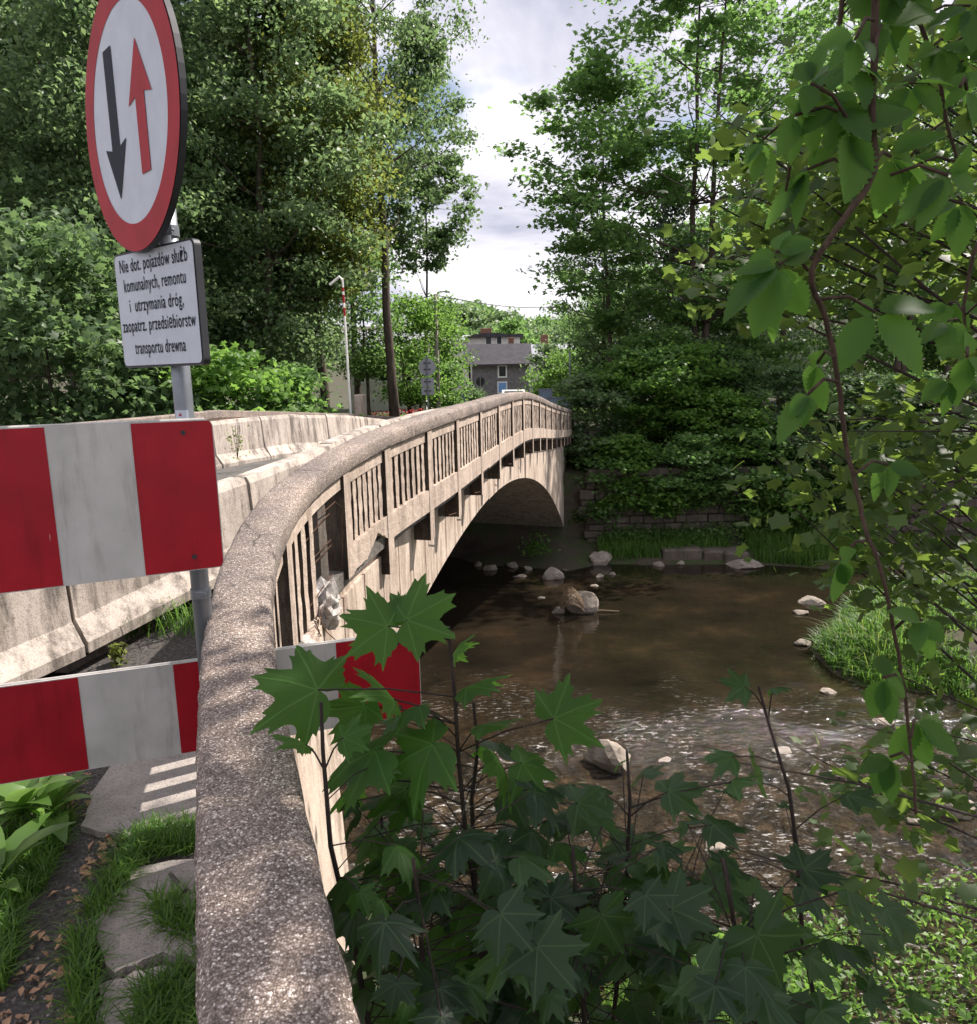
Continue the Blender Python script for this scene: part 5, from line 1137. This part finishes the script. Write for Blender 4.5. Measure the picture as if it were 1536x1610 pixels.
# ---- hand placed and filled maple saplings just outside the handrail: stem px list, depth, leaf list
def sapling(label, stempx, Y, seed, leaves=(), auto=14, size=.165, mat='hero', lo=0., hi=1., spreadl=.2, side=(0, 0), rad=.011):
    rr = random.Random(seed); P = []; auto = int(auto*1.45); size *= .60; hk = 1 if mat == 'young' else .80  # 'young' is the sunlit copy of the maple leaf
    for i, q in enumerate(stempx): P.append(np.array(W(q[0], q[1], Y+(q[2] if len(q) > 2 else 0))))
    top = P[0]; bot = P[-1]; g = np.array([bot[0]+(bot[0]-P[-2][0])*.6, bot[1]-.05, hz(bot[0], bot[1])-.1])
    full = P+([g] if g[2] < bot[2]-.2 else []); root = thing('maple_sapling', label, 'sapling', tuple(full[-1]), 'young maples below the handrail')
    m = MB(); m.tube(full, [rad*(.45+.55*i/(len(full)-1)) for i in range(len(full))], 7); 
    st = MB(); lv = Leaves(); cum = [0]
    for a, b in zip(P[:-1], P[1:]): cum.append(cum[-1]+np.linalg.norm(b-a))
    def at(u):
        s_ = u*cum[-1]; i = max(0, min(len(P)-2, int(np.searchsorted(cum, s_)-1))); f = (s_-cum[i])/(cum[i+1]-cum[i]+1e-9); return P[i]*(1-f)+P[i+1]*f
    for q in leaves:   # (px, py, dY, size, tip angle in picture degrees (0 up, 90 right), facing)
        px, py, dY, sz, ang, facing = q; b = np.array(W(px, py, Y+dY)); a = math.radians(ang)
        tip = Rv*math.sin(a)+Uv*math.cos(a); tv = unit(CAMP-b)
        nrm = {'cam': unit(tv+np.array([rr.uniform(-.2, .2), 0, .5])), 'up': unit(np.array([rr.uniform(-.3, .3), -.35, 1.])), 'edge': unit(np.array([rr.uniform(-.6, .6), .2, .9]))}[facing]
        lv.maple(b, tip, nrm, sz*hk, rr.uniform(.1, .5), rr.uniform(.12, .4), rr)
        u = min(.95, max(0.02, min(np.linspace(0, .9, 30), key=lambda u_: np.linalg.norm(at(u_)-b+np.array([0, 0, .05])))+.03)); c = at(u); mid = (b+c)/2+np.array([0, 0, .015]); st.tube([c, mid, b], .0028, 5)
    for k in range(auto):
        u = lo+(hi-lo)*(k+rr.random())/auto; c = at(u); a = rr.uniform(0, 6.28); l = rr.uniform(.6, 1.3)*spreadl
        dirv = unit(np.array([math.cos(a)+side[0], math.sin(a)*.7+side[1], rr.uniform(-.1, .5)])); b = c+dirv*l
        q = b-CAMP; bx = 768+1200*(q@Rv)/(q@Fv); by = 805-1200*(q@Uv)/(q@Fv)
        if bx < np.interp(by, [1000, 1200, 1400, 1700], [480, 505, 552, 610]): continue
        tip = unit(dirv*np.array([1, 1, .2])+np.array([0, 0, rr.uniform(-.6, .05)])); nrm = unit(np.array([rr.uniform(-.45, .45), rr.uniform(-.6, .3), 1.]))
        lv.maple(b, tip, nrm, size*rr.uniform(.45, 1.3), rr.uniform(-.1, .65), rr.uniform(.1, .45), rr); st.tube([c, (c+b)/2+np.array([0, 0, .02]), b], .0024, 4, cap=False)
    m.add(st.v, st.f); m.build('stem', BK['twig'], root, smooth=True); lv.build('foliage', LM[mat], root)
    return root
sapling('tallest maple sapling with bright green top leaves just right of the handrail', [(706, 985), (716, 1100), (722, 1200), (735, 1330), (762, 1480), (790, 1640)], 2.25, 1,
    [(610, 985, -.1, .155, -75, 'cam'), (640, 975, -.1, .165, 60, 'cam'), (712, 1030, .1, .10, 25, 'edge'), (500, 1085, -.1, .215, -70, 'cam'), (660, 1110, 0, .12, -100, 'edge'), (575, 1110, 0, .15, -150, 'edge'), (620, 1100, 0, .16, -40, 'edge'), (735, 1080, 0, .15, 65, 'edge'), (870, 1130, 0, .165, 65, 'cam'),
     (590, 1180, -.1, .21, -110, 'up'), (680, 1170, -.1, .20, -115, 'up'), (760, 1140, 0, .14, 75, 'edge'), (820, 1200, 0, .14, 100, 'up'), (780, 1190, 0, .17, 140, 'edge'), (640, 1240, 0, .17, -120, 'up'), (560, 1225, 0, .15, -140, 'edge')], auto=16, lo=.4, hi=1, size=.19, spreadl=.3, mat='young')  # 'young': maple leaf with sunlight put into its colour
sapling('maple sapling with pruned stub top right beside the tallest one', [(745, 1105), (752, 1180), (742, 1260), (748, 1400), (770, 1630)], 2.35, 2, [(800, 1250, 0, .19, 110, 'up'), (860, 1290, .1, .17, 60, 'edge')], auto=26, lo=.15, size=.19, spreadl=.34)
sapling('slim maple sapling rising close to the handrail edge', [(505, 1105), (508, 1180), (520, 1330), (560, 1500), (585, 1640)], 2.0, 3, [(480, 1170, 0, .10, -60, 'edge'), (540, 1160, 0, .09, 60, 'up')], auto=30, lo=.25, size=.17, spreadl=.28, side=(.35, 0), mat='young')  # 'young': maple leaf with sunlight put into its colour
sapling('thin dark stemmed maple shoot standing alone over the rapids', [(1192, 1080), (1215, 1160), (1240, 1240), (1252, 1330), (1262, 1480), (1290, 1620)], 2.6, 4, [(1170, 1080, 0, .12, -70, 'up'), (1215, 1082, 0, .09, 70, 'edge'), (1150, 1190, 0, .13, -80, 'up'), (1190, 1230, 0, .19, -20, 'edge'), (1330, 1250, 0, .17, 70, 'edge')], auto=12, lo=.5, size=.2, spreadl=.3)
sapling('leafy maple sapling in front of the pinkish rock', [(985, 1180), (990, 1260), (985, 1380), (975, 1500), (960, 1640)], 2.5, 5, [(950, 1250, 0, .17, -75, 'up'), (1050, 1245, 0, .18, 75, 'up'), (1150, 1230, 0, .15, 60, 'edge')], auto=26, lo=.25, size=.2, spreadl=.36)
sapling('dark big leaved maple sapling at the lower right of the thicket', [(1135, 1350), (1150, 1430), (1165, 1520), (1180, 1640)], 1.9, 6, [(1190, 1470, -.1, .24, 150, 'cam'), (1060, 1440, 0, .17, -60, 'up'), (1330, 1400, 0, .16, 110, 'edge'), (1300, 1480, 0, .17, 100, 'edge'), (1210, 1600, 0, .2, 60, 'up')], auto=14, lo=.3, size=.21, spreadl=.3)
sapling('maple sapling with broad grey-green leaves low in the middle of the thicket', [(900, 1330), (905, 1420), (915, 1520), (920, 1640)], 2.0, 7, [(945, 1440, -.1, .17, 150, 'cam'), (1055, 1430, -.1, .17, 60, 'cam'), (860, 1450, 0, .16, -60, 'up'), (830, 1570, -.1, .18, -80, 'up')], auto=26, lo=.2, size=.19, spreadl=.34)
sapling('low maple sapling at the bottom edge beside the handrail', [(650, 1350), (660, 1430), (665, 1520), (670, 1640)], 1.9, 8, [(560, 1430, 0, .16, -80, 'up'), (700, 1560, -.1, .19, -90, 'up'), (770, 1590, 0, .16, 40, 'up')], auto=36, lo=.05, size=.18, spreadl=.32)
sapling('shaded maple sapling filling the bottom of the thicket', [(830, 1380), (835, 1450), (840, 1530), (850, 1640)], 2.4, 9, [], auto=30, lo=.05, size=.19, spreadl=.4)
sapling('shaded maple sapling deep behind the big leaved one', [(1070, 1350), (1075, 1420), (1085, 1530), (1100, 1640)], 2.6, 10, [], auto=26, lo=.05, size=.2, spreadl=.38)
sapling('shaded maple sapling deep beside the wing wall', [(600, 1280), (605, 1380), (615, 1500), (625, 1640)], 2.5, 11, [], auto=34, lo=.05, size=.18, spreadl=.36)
# ---- hanging creeper, close to the lens at the right
def creeper():
    Y = 1.75; rr = random.Random(21)
    S = [(1376, -60), (1375, 60), (1371, 160), (1374, 268), (1330, 340), (1275, 425), (1298, 500), (1318, 600), (1328, 690), (1345, 760), (1360, 830), (1385, 900), (1405, 990), (1420, 1080), (1432, 1180), (1440, 1280)]
    Q = [np.array(W(a, b, Y+.04*math.sin(i))) for i, (a, b) in enumerate(S)]; P = []
    for i in range(len(Q)-1):
        q0, q1, q2, q3 = Q[max(0, i-1)], Q[i], Q[i+1], Q[min(len(Q)-1, i+2)]
        for u in (0, .25, .5, .75): P.append(.5*(2*q1+(q2-q0)*u+(2*q0-5*q1+4*q2-q3)*u*u+(3*q1-q0-3*q2+q3)*u**3)+np.array([rr.uniform(-.002, .002), 0, 0]))
    P.append(Q[-1])
    up = P[0]+np.array([.25, .3, 1.4]); root = thing('hanging_creeper', 'creeper stem with toothed five-part leaves hanging down at the right', 'creeper', tuple(P[0]))
    m = MB(); m.tube([up]+P, [.0095]+[.0082*(1-.55*i/len(P)) for i in range(len(P))], 8)
    st = MB(); lv = Leaves()
    clusters = [ # stalk start, centre, list of (tip px, width factor, facing)
        ((1374, 30), (1345, 60), [((1285, 70), .5), ((1300, 110), .5), ((1330, 130), .55), ((1375, 95), .6)]),
        ((1374, 90), (1385, 40), [((1340, -30), .6), ((1480, 10), .5), ((1430, -40), .5), ((1375, 100), .55)]),
        ((1371, 160), (1345, 175), [((1285, 185), .55), ((1310, 145), .5), ((1435, 170), .5)]),
        ((1340, 200), (1275, 130), [((1225, 160), .4), ((1250, 100), .45), ((1330, 90), .5), ((1265, 180), .45), ((1300, 60), .45)]),
        ((1345, 185), (1250, 180), [((1225, 245), .45), ((1245, 260), .4), ((1290, 190), .55), ((1225, 150), .4)]),
        ((1372, 262), (1335, 205), [((1290, 205), .6), ((1330, 320), .62), ((1370, 270), .5), ((1440, 170), .5), ((1300, 240), .55)]),
        ((1372, 262), (1400, 245), [((1490, 205), .45), ((1455, 290), .6), ((1380, 345), .6), ((1420, 300), .55)]),
        ((1350, 264), (1270, 265), [((1200, 360), .38), ((1248, 360), .34), ((1310, 230), .45), ((1240, 300), .35)]),
        ((1400, 275), (1490, 275), [((1405, 355), .4), ((1440, 365), .4), ((1530, 225), .4), ((1535, 300), .45)]),
        ((1290, 410), (1225, 415), [((1135, 505), .4), ((1150, 430), .4), ((1185, 530), .55), ((1215, 540), .35), ((1265, 500), .55), ((1280, 390), .4)]),
        ((1270, 425), (1220, 395), [((1170, 425), .45), ((1280, 378), .45), ((1240, 360), .3)]),
        ((1290, 470), (1375, 490), [((1310, 590), .62), ((1340, 480), .5), ((1455, 590), .6), ((1480, 480), .45)]),
        ((1310, 560), (1285, 570), [((1265, 620), .45), ((1295, 650), .4), ((1310, 560), .5), ((1270, 560), .4)]),
        ((1318, 600), (1270, 620), [((1222, 700), .42), ((1240, 655), .4), ((1262, 672), .4)]),
        ((1520, 560), (1520, 560), [((1470, 555), .5), ((1520, 520), .5), ((1510, 620), .55), ((1545, 600), .5)]),
        ((1510, 135), (1520, 140), [((1485, 170), .5), ((1550, 110), .5), ((1535, 200), .5), ((1495, 120), .5)]),
        ((1345, 745), (1395, 730), [((1350, 740), .5), ((1400, 785), .6), ((1450, 745), .35), ((1370, 790), .4)]),
        ((1370, 850), (1320, 880), [((1312, 950), .45), ((1330, 920), .4), ((1345, 865), .4)]),
        ((1405, 990), (1450, 975), [((1395, 960), .5), ((1440, 1025), .45), ((1485, 1010), .5), ((1460, 1040), .45)]),
        ((1420, 1080), (1390, 1065), [((1370, 1130), .5), ((1400, 1140), .45), ((1430, 1090), .5), ((1385, 1030), .45)]),
        ((1432, 1160), (1440, 1130), [((1400, 1200), .5), ((1510, 1190), .4), ((1455, 1210), .4)]),
        ((1435, 1200), (1400, 1190), [((1375, 1250), .5), ((1400, 1265), .45), ((1350, 1215), .4)])]
    for (a, c, tips) in clusters:
        dY = rr.uniform(-.12, .15); A = np.array(W(a[0], a[1], Y)); Cc = np.array(W(c[0], c[1], Y+dY)); st.tube([A, (A+Cc)/2+np.array([0, 0, .02]), Cc], .004, 5)
        for (tp, wf) in tips:
            T = np.array(W(tp[0], tp[1], Y+dY+rr.uniform(-.05, .07))); Ln = np.linalg.norm(T-Cc); tv = unit(CAMP-T)
            nrm = unit(tv*rr.uniform(.5, 1)+np.array([rr.uniform(-.7, .7), 0, rr.uniform(.2, .9)])); lv.ovate(Cc+(T-Cc)*.08, T, nrm, max(Ln*wf*1.0, .045), rr.uniform(.0, .25), rr.uniform(.12, .5), .10, 22, rr)
    m.add(st.v, st.f); m.build('stem', BK['vinebark'], root, smooth=True); lv.build('foliage', LM['vine'], root)
creeper()
def creeper_spray(label, S, Y, seed, ncl):
    rr = random.Random(seed); P = [np.array(W(a, b, Y)) for a, b in S]; root = thing('hanging_creeper', label, 'creeper', tuple(P[0])); m = MB(); lv = Leaves()
    m.tube(P, [.006*(1-.6*i/len(P)) for i in range(len(P))], 6)
    for k in range(ncl):
        i = rr.randrange(len(P)-1); f = rr.random(); A = P[i]*(1-f)+P[i+1]*f; a = rr.uniform(0, 6.28)
        Cc = A+Rv*math.cos(a)*rr.uniform(.05, .16)+Uv*math.sin(a)*rr.uniform(.02, .1)+Fv*rr.uniform(-.12, .12); m.tube([A, (A+Cc)/2+np.array([0, 0, .015]), Cc], .003, 4)
        c0 = rr.uniform(-.5, .5); nl = rr.choice((4, 5, 5))
        for j in range(nl):
            an = c0+(j-(nl-1)/2)*rr.uniform(.45, .65); d = unit(Rv*math.sin(an)-Uv*math.cos(an)*.9+Fv*rr.uniform(-.5, .5)); Ln = rr.uniform(.09, .15)*(1-.12*abs(j-(nl-1)/2))
            lv.ovate(Cc+d*.012, Cc+d*Ln, unit(-Fv*rr.uniform(.3, 1)+np.array([rr.uniform(-.6, .6), 0, rr.uniform(.3, 1)])), Ln*rr.uniform(.38, .52), rr.uniform(0, .3), rr.uniform(.15, .5), .10, 18, rr)
    m.build('stem', BK['vinebark'], root, smooth=True); lv.build('foliage', LM['vine'], root)
creeper_spray('creeper spray with many toothed leaves in the top right corner', [(1420, -80), (1440, 20), (1475, 110), (1490, 200), (1520, 300)], 2.0, 31, 13)
creeper_spray('thin creeper spray just left of the thick hanging stem', [(1330, -80), (1322, 20), (1312, 90), (1275, 170), (1245, 240), (1235, 300)], 1.9, 32, 11)
creeper_spray('short creeper spray along the right edge below the corner spray', [(1560, 330), (1530, 400), (1515, 480), (1520, 560)], 2.1, 33, 6)
# ---- riverside tree at the right: its trunk stands right of the frame, branches reach in and shade the near handrail
def river_tree():
    b = np.array([7.2, 4.2, 0]); b[2] = hz(b[0], b[1]); root = thing('riverside_tree', 'riverside tree at the right whose sunlit yellowish leaves and dark twigs reach into view', 'tree', tuple(b))
    rs = np.random.RandomState(77); m = MB(); T = [b-np.array([0, 0, .5]), b+np.array([-.1, .1, 3]), b+np.array([-.3, .2, 6]), b+np.array([-.6, .3, 8.5]), b+np.array([-1.2, .4, 11])]
    m.tube(T, [.30, .24, .18, .12, .05], 12); cl = []
    HOLES = [(500, 1085, 2.15), (630, 980, 2.15), (870, 1130, 2.3), (1300, 260, 1.75), (1230, 460, 1.75), (1400, 500, 1.75), (1400, 760, 1.75), (1400, 60, 1.9)]  # sun rays left open through the crown to light these leaves
    # upper crown out of view, shaped to shade the near handrail and saplings
    for k in range(300):
        v = rs.randn(3); v /= np.linalg.norm(v); v *= rs.uniform(.1, 1)**.4; c = np.array([4.65, 4.1, 4.6])+v*np.array([1.75, 2.6, 1.1]); c[2] += EYE
        if any(np.linalg.norm(np.cross(c-np.array(W(*q)), np.array(SD))) < (.2 if n_ < 3 else .42) for n_, q in enumerate(HOLES)): continue
        cl.append((c, .5, 44, .12))
    for (x0, y0, x1, y1, n, Y0, Y1, l, s_) in ((1190, 200, 1560, 470, 46, 4.6, 6.5, 50, .30), (1150, 330, 1300, 500, 7, 5., 6., 24, .24), (1310, 640, 1560, 860, 24, 4.2, 6.0, 50, .28), (1330, 850, 1560, 960, 12, 4.2, 5.5, 44, .26), (1400, 960, 1560, 1300, 12, 3.8, 5.0, 30, .25), (1420, 0, 1560, 200, 12, 4.5, 6.0, 34, .26), (1330, 1120, 1460, 1420, 9, 3.2, 4.0, 16, .2), (1470, 400, 1600, 700, 14, 4.0, 6., 40, .3)):
        for k in range(n):
            c = np.array(W(rs.uniform(x0, x1), rs.uniform(y0, y1), rs.uniform(Y0, Y1))); cl.append((c, s_, l, .105))
    V = []; 
    for i, (c, s_, n, l) in enumerate(cl):
        V.append(c+rs.randn(int(n*(1 if l > .11 else .62)*rs.uniform(.6, 1.4)), 3)*np.array([s_, s_, s_*.4]))
        if i % 2 == 0:
            k = 3 if c[2] > EYE+2 else (2 if c[2] > EYE-.6 else 1); p = T[k]+(T[min(k+1, 4)]-T[k])*rs.uniform(-.3, .6); mid = (p+c)/2+rs.randn(3)*.12+np.array([0, 0, .15]); m.tube([p, (p+mid)/2+rs.randn(3)*.08, mid, (mid+c)/2+rs.randn(3)*.08, c, c+(c-mid)*.25], [.035, .026, .018, .011, .006, .002], 5, cap=False)
    Cn = np.concatenate(V); m.build('trunk', BK['twig'], root, smooth=True)
    V, F = leaf_lobed(Cn, .125, .75, rs, 1.2); link_mesh('crown', V, F, LM['yellow'], root)
river_tree()
# ================================================================= GRASS AND GROUND COVER
def blades(name, pts, h, w_, mat, seed, lean=.35, kind='stuff', label=None, parent=None):
    rs = np.random.RandomState(seed); n = len(pts); a = rs.uniform(0, 6.28, n); hh = (h*rs.uniform(.45, 1.25, n))[:, None]
    d = np.stack([np.cos(a), np.sin(a), 0*a], 1); sd = np.stack([-np.sin(a), np.cos(a), 0*a], 1); ln = (lean*rs.uniform(.2, 1.6, n))[:, None]; z = np.array([0, 0, 1.])
    p = pts; m1 = p+z*hh*.55+d*hh*ln*.3; t = p+z*hh*(1-ln*.35)+d*hh*ln
    V = np.stack([p-sd*w_/2, p+sd*w_/2, m1+sd*w_*.4, m1-sd*w_*.4, t+sd*w_*.06, t-sd*w_*.06], 1).reshape(-1, 3); k = (np.arange(n)*6)[:, None]
    F = np.concatenate([k+np.array([[0, 1, 2, 3]]), k+np.array([[3, 2, 4, 5]])], 0); o = link_mesh(name, V, F, LM[mat], parent); return tag(o, label, name.replace('_', ' ') if not parent else None, None, kind)
def scatter(n, x0, x1, y0, y1, seed, cond=None, sink=.03):
    rs = np.random.RandomState(seed); x = rs.uniform(x0, x1, n); y = rs.uniform(y0, y1, n); z = height(x, y); s_ = sdist(x, y); k = (s_ > .02) if cond is None else cond(x, y, z, s_)
    return np.stack([x, y, z-sink], 1)[k]
def on_px(n, poly, seed, z=None, jit=0):
    """points spread in a quadrilateral given by its four corners seen on the near path"""
    rs = np.random.RandomState(seed); P = np.array([G(a, b, EYE-2.25)[:2] for a, b in poly]); u = rs.uniform(0, 1, n)[:, None]; v = rs.uniform(0, 1, n)[:, None]
    q = (P[0]*(1-u)+P[1]*u)*(1-v)+(P[3]*(1-u)+P[2]*u)*v; zz = np.array([footz(y) for y in q[:, 1]]); return np.c_[q, zz-.01]
mnd = lambda x, y, z, s: (s > .03) & (x > 7) & (vnoise(x, y, .9, 3) > -.22)
blades('spit_stems', scatter(700, 7.5, 16, 14.5, 26, 71, mnd), .95, .02, 'olive', 72, .9, label='taller pale stems standing out of the spit grass')
blades('spit_grass', np.concatenate([scatter(26000, 7.5, 17, 14, 26.5, 1, mnd), scatter(9000, 7.5, 12, 15.5, 24, 2, lambda x, y, z, s: (s > 0) & (s < 1.2))]), .48, .030, 'grass', 1, .8, label='long bent bright grass covering the spit at the right')
blades('shore_grass', np.concatenate([scatter(7000, 10.8, 16, 29.2, 32.2, 3), scatter(1800, 4.6, 8, 30.6, 32.2, 4), scatter(900, 7.5, 10, 30.9, 32.2, 5)]), .62, .035, 'grass', 2, .45, label='tall green grass along the far shore below the stone wall')
blades('bank_grass', scatter(9000, .8, 9, 2.5, 12, 6, lambda x, y, z, s: (s > .1) & (x > np.interp(y, RY, RX)+.6)), .35, .014, 'grass', 3, .6, label='grass on the near river bank under the saplings')
c = scatter(30000, 1.2, 10.5, 4.0, 11.5, 7, lambda x, y, z, s: (s > .15), -.25); c[:, 2] += np.random.RandomState(3).uniform(-.2, .45, len(c)); V, F = leaf_quads(c, .11, .05, .6, np.random.RandomState(8))
tag(link_mesh('undergrowth', V, F, LM['bright']), 'bright leafy undergrowth on the near bank at the lower right', 'undergrowth', None, 'stuff')
c = scatter(2600, 5, 16, 31.2, 32.3, 9, None, -.2); c[:, 2] += np.random.RandomState(4).uniform(-.1, .5, len(c)); V, F = leaf_lobed(c, .14, .8, np.random.RandomState(9)); tag(link_mesh('shore_weeds', V, F, LM['maple']), 'low leafy weeds at the foot of the retaining wall', 'weeds', None, 'stuff')
blades('lawn_grass', scatter(9000, -9, 40, 42, 58, 10), .35, .05, 'grass', 11, .4, label='grass on the terrace beyond the river')
# path verge grass
pg = [on_px(1500, [(205, 935), (318, 930), (316, 1045), (175, 1048)], 20), on_px(900, [(190, 1322), (312, 1300), (314, 1345), (215, 1352)], 21), on_px(700, [(200, 1340), (235, 1350), (165, 1460), (135, 1440)], 22), on_px(520, [(118, 1475), (150, 1470), (160, 1640), (105, 1640)], 23),
      on_px(600, [(240, 1425), (310, 1420), (314, 1500), (250, 1470)], 24), on_px(900, [(225, 1570), (320, 1520), (330, 1660), (200, 1660)], 25), on_px(1300, [(-20, 1320), (120, 1290), (70, 1400), (-20, 1480)], 26), on_px(500, [(-20, 1480), (40, 1440), (10, 1560), (-20, 1560)], 27), on_px(300, [(10, 1225), (120, 1245), (100, 1300), (0, 1300)], 28)]
blades('path_grass', np.concatenate([q for q in pg[:1]]), .30, .010, 'grass', 30, .8, label='sunlit grass tuft between the barrier row and the sign post')
blades('verge_grass', np.concatenate(pg[1:]), .13, .008, 'grass', 31, .8, label='short grass creeping over the path slabs in the lower left')
# ---- path slabs
def slab(lab, poly, dz=.035, seed=0):
    rr = random.Random(seed); P = [np.array(G(a, b, EYE-2.25+dz)) for a, b in poly]; Q = []
    for i, p in enumerate(P):
        q = P[(i+1) % len(P)]
        for k in range(5): u = k/5.; Q.append(p+(q-p)*u+np.array([rr.uniform(-.012, .012), rr.uniform(-.012, .012), 0]))
    m = MB(); m.prism([q-np.array([0, 0, .08]) for q in Q][::-1], (0, 0, .08)); c = sum(Q)/len(Q)
    tag(m.build('paving_slab', MT['slab'], orig=tuple(c)), lab, 'paving slab', 'slabs of the footway')
slab('largest cracked paving slab under the lower striped board', [(128, 1300), (150, 1235), (215, 1150), (345, 1120), (345, 1290), (205, 1316)], .035, 1)
slab('rounded dark paving slab in the middle of the lower left path', [(143, 1462), (165, 1420), (215, 1362), (345, 1345), (345, 1520), (255, 1500), (178, 1530)], .04, 2)
slab('paving slab cut by the bottom edge of the photo', [(158, 1548), (250, 1518), (345, 1540), (350, 1680), (145, 1680)], .03, 3)
# ---- litter, stick, gravel
rs = np.random.RandomState(50)
c = np.concatenate([on_px(60, [(150, 1320), (215, 1320), (200, 1370), (120, 1400)], 51), on_px(30, [(85, 1400), (130, 1400), (110, 1600), (0, 1600)], 52), on_px(45, [(80, 1230), (160, 1200), (140, 1300), (90, 1300)], 53), on_px(20, [(270, 1530), (320, 1520), (320, 1580), (270, 1570)], 54), on_px(40, [(0, 1550), (120, 1500), (120, 1640), (0, 1640)], 55)]); c[:, 2] += .03
V, F = leaf_quads(c, .042, .024, 1.5, rs, .2); tag(link_mesh('leaf_litter', V, F, plain('dry leaf', (.34, .20, .12), .8, 0, .5, 30)), 'dry brown leaves scattered on the gravel path', 'leaf litter', None, 'stuff')
def pebbles(n, polys, seed, s_, mat):
    rs = np.random.RandomState(seed); c = np.concatenate([on_px(n, p, seed+i) for i, p in enumerate(polys)]); k = len(c); o = np.array([(1, 0, 0), (0, 1, 0), (-1, 0, 0), (0, -1, 0), (0, 0, .8), (0, 0, -.8)], float)
    sz = (s_*rs.uniform(.4, 1.4, k))[:, None, None]; V = c[:, None, :]+(o[None]+rs.randn(k, 6, 3)*.25)*sz; b = (np.arange(k)*6)[:, None]
    F = np.concatenate([b+np.array([t]) for t in ((0, 1, 4), (1, 2, 4), (2, 3, 4), (3, 0, 4), (1, 0, 5), (2, 1, 5), (3, 2, 5), (0, 3, 5))], 0); return link_mesh('path_gravel', V.reshape(-1, 3), F, mat)
mg, nt, b_, L = newmat('pebbles'); g_ = N(nt, 'ShaderNodeNewGeometry'); L(ramp(nt, g_.outputs['Random Per Island'], [(0, (.05, .045, .045)), (.5, (.12, .11, .11)), (.85, (.20, .16, .14)), (1, (.3, .27, .25))]), b_.inputs['Base Color']); b_.inputs['Roughness'].default_value = .85
tag(pebbles(5200, [[(-40, 1480), (150, 1330), (140, 1480), (-60, 1700)], [(-60, 1560), (130, 1460), (120, 1700), (-60, 1800)], [(110, 1220), (160, 1200), (140, 1330), (90, 1330)]], 60, .011, mg), 'grey gravel of the path left of the slabs', 'gravel', None, 'stuff')
p0 = G(268, 1375, EYE-2.19); p1 = G(276, 1385, EYE-2.18); p2 = G(291, 1402, EYE-2.19); m = MB(); m.tube([p0, p1, p2], [.009, .010, .012], 7); tag(m.build('stick', BK['grey'], orig=p0), 'short curved grey stick lying on the rounded slab', 'stick')
# ---- dock plants at the lower left
def dock(lab, px, py, n, l, seed):
    rr = random.Random(seed); b = np.array(G(px, py, EYE-2.25)); root = thing('dock_plant', lab, 'plant', tuple(b), 'broad leaved dock plants by the path'); lv = Leaves()
    for k in range(n):
        a = 6.28*k/n+rr.uniform(-.4, .4); e = rr.uniform(.35, 1.2); ll = l*rr.uniform(.6, 1.2); d = np.array([math.cos(a), math.sin(a), e]); d /= np.linalg.norm(d); s0 = b+d*.05; lv.ovate(s0, s0+d*ll, (-d[0]*d[2], -d[1]*d[2], 1), ll*.34, .55, .25, .04, 12, rr)
    lv.build('leaves', LM['dock'], root)
dock('big rosette of pale green dock leaves under the left end of the lower board', 30, 1290, 14, .42, 1)
dock('dock plant with drooping leaves at the left edge', -10, 1400, 10, .38, 2)
dock('small dock plant stretching leaves towards the slabs', 75, 1290, 9, .34, 3)
def weed(lab, px, py, h, seed, Y=None):
    b = np.array(G(px, py, EYE-2.1)) if Y is None else np.array(W(px, py, Y)); rs = np.random.RandomState(seed); root = thing('weed_plant', lab, 'weed', tuple(b)); c = b+rs.randn(90, 3)*np.array([.07, .07, 0])*h*2.2+np.array([0, 0, 1])*rs.uniform(0, h, 90)[:, None]
    V, F = leaf_quads(c, .05, .03, .6, rs); link_mesh('leaves', V, F, LM['olive'], root); m = MB()
    for k in range(4): m.tube([b, b+np.array([rs.uniform(-.08, .08), 0, h])], .004, 4)
    m.build('stalks', BK['twig'], root)
weed('reddish green weed growing from the gap under the near barrier joint', 185, 1045, .16, 3)
weed('little green weed growing at the barrier foot across the lane', 374, 722, .55, 4, 12.4)
# leafy weeds under the arch
rs = np.random.RandomState(91); q = np.array(W(842, 868, 30.5)); root = thing('weed_plant', 'small green weed on the dark shore under the arch', 'weed', tuple(q)); V, F = leaf_quads(q+rs.randn(140, 3)*np.array([.35, .2, .22])+np.array([0, 0, .25]), .22, .1, .6, rs); link_mesh('leaves', V, F, LM['bright'], root)
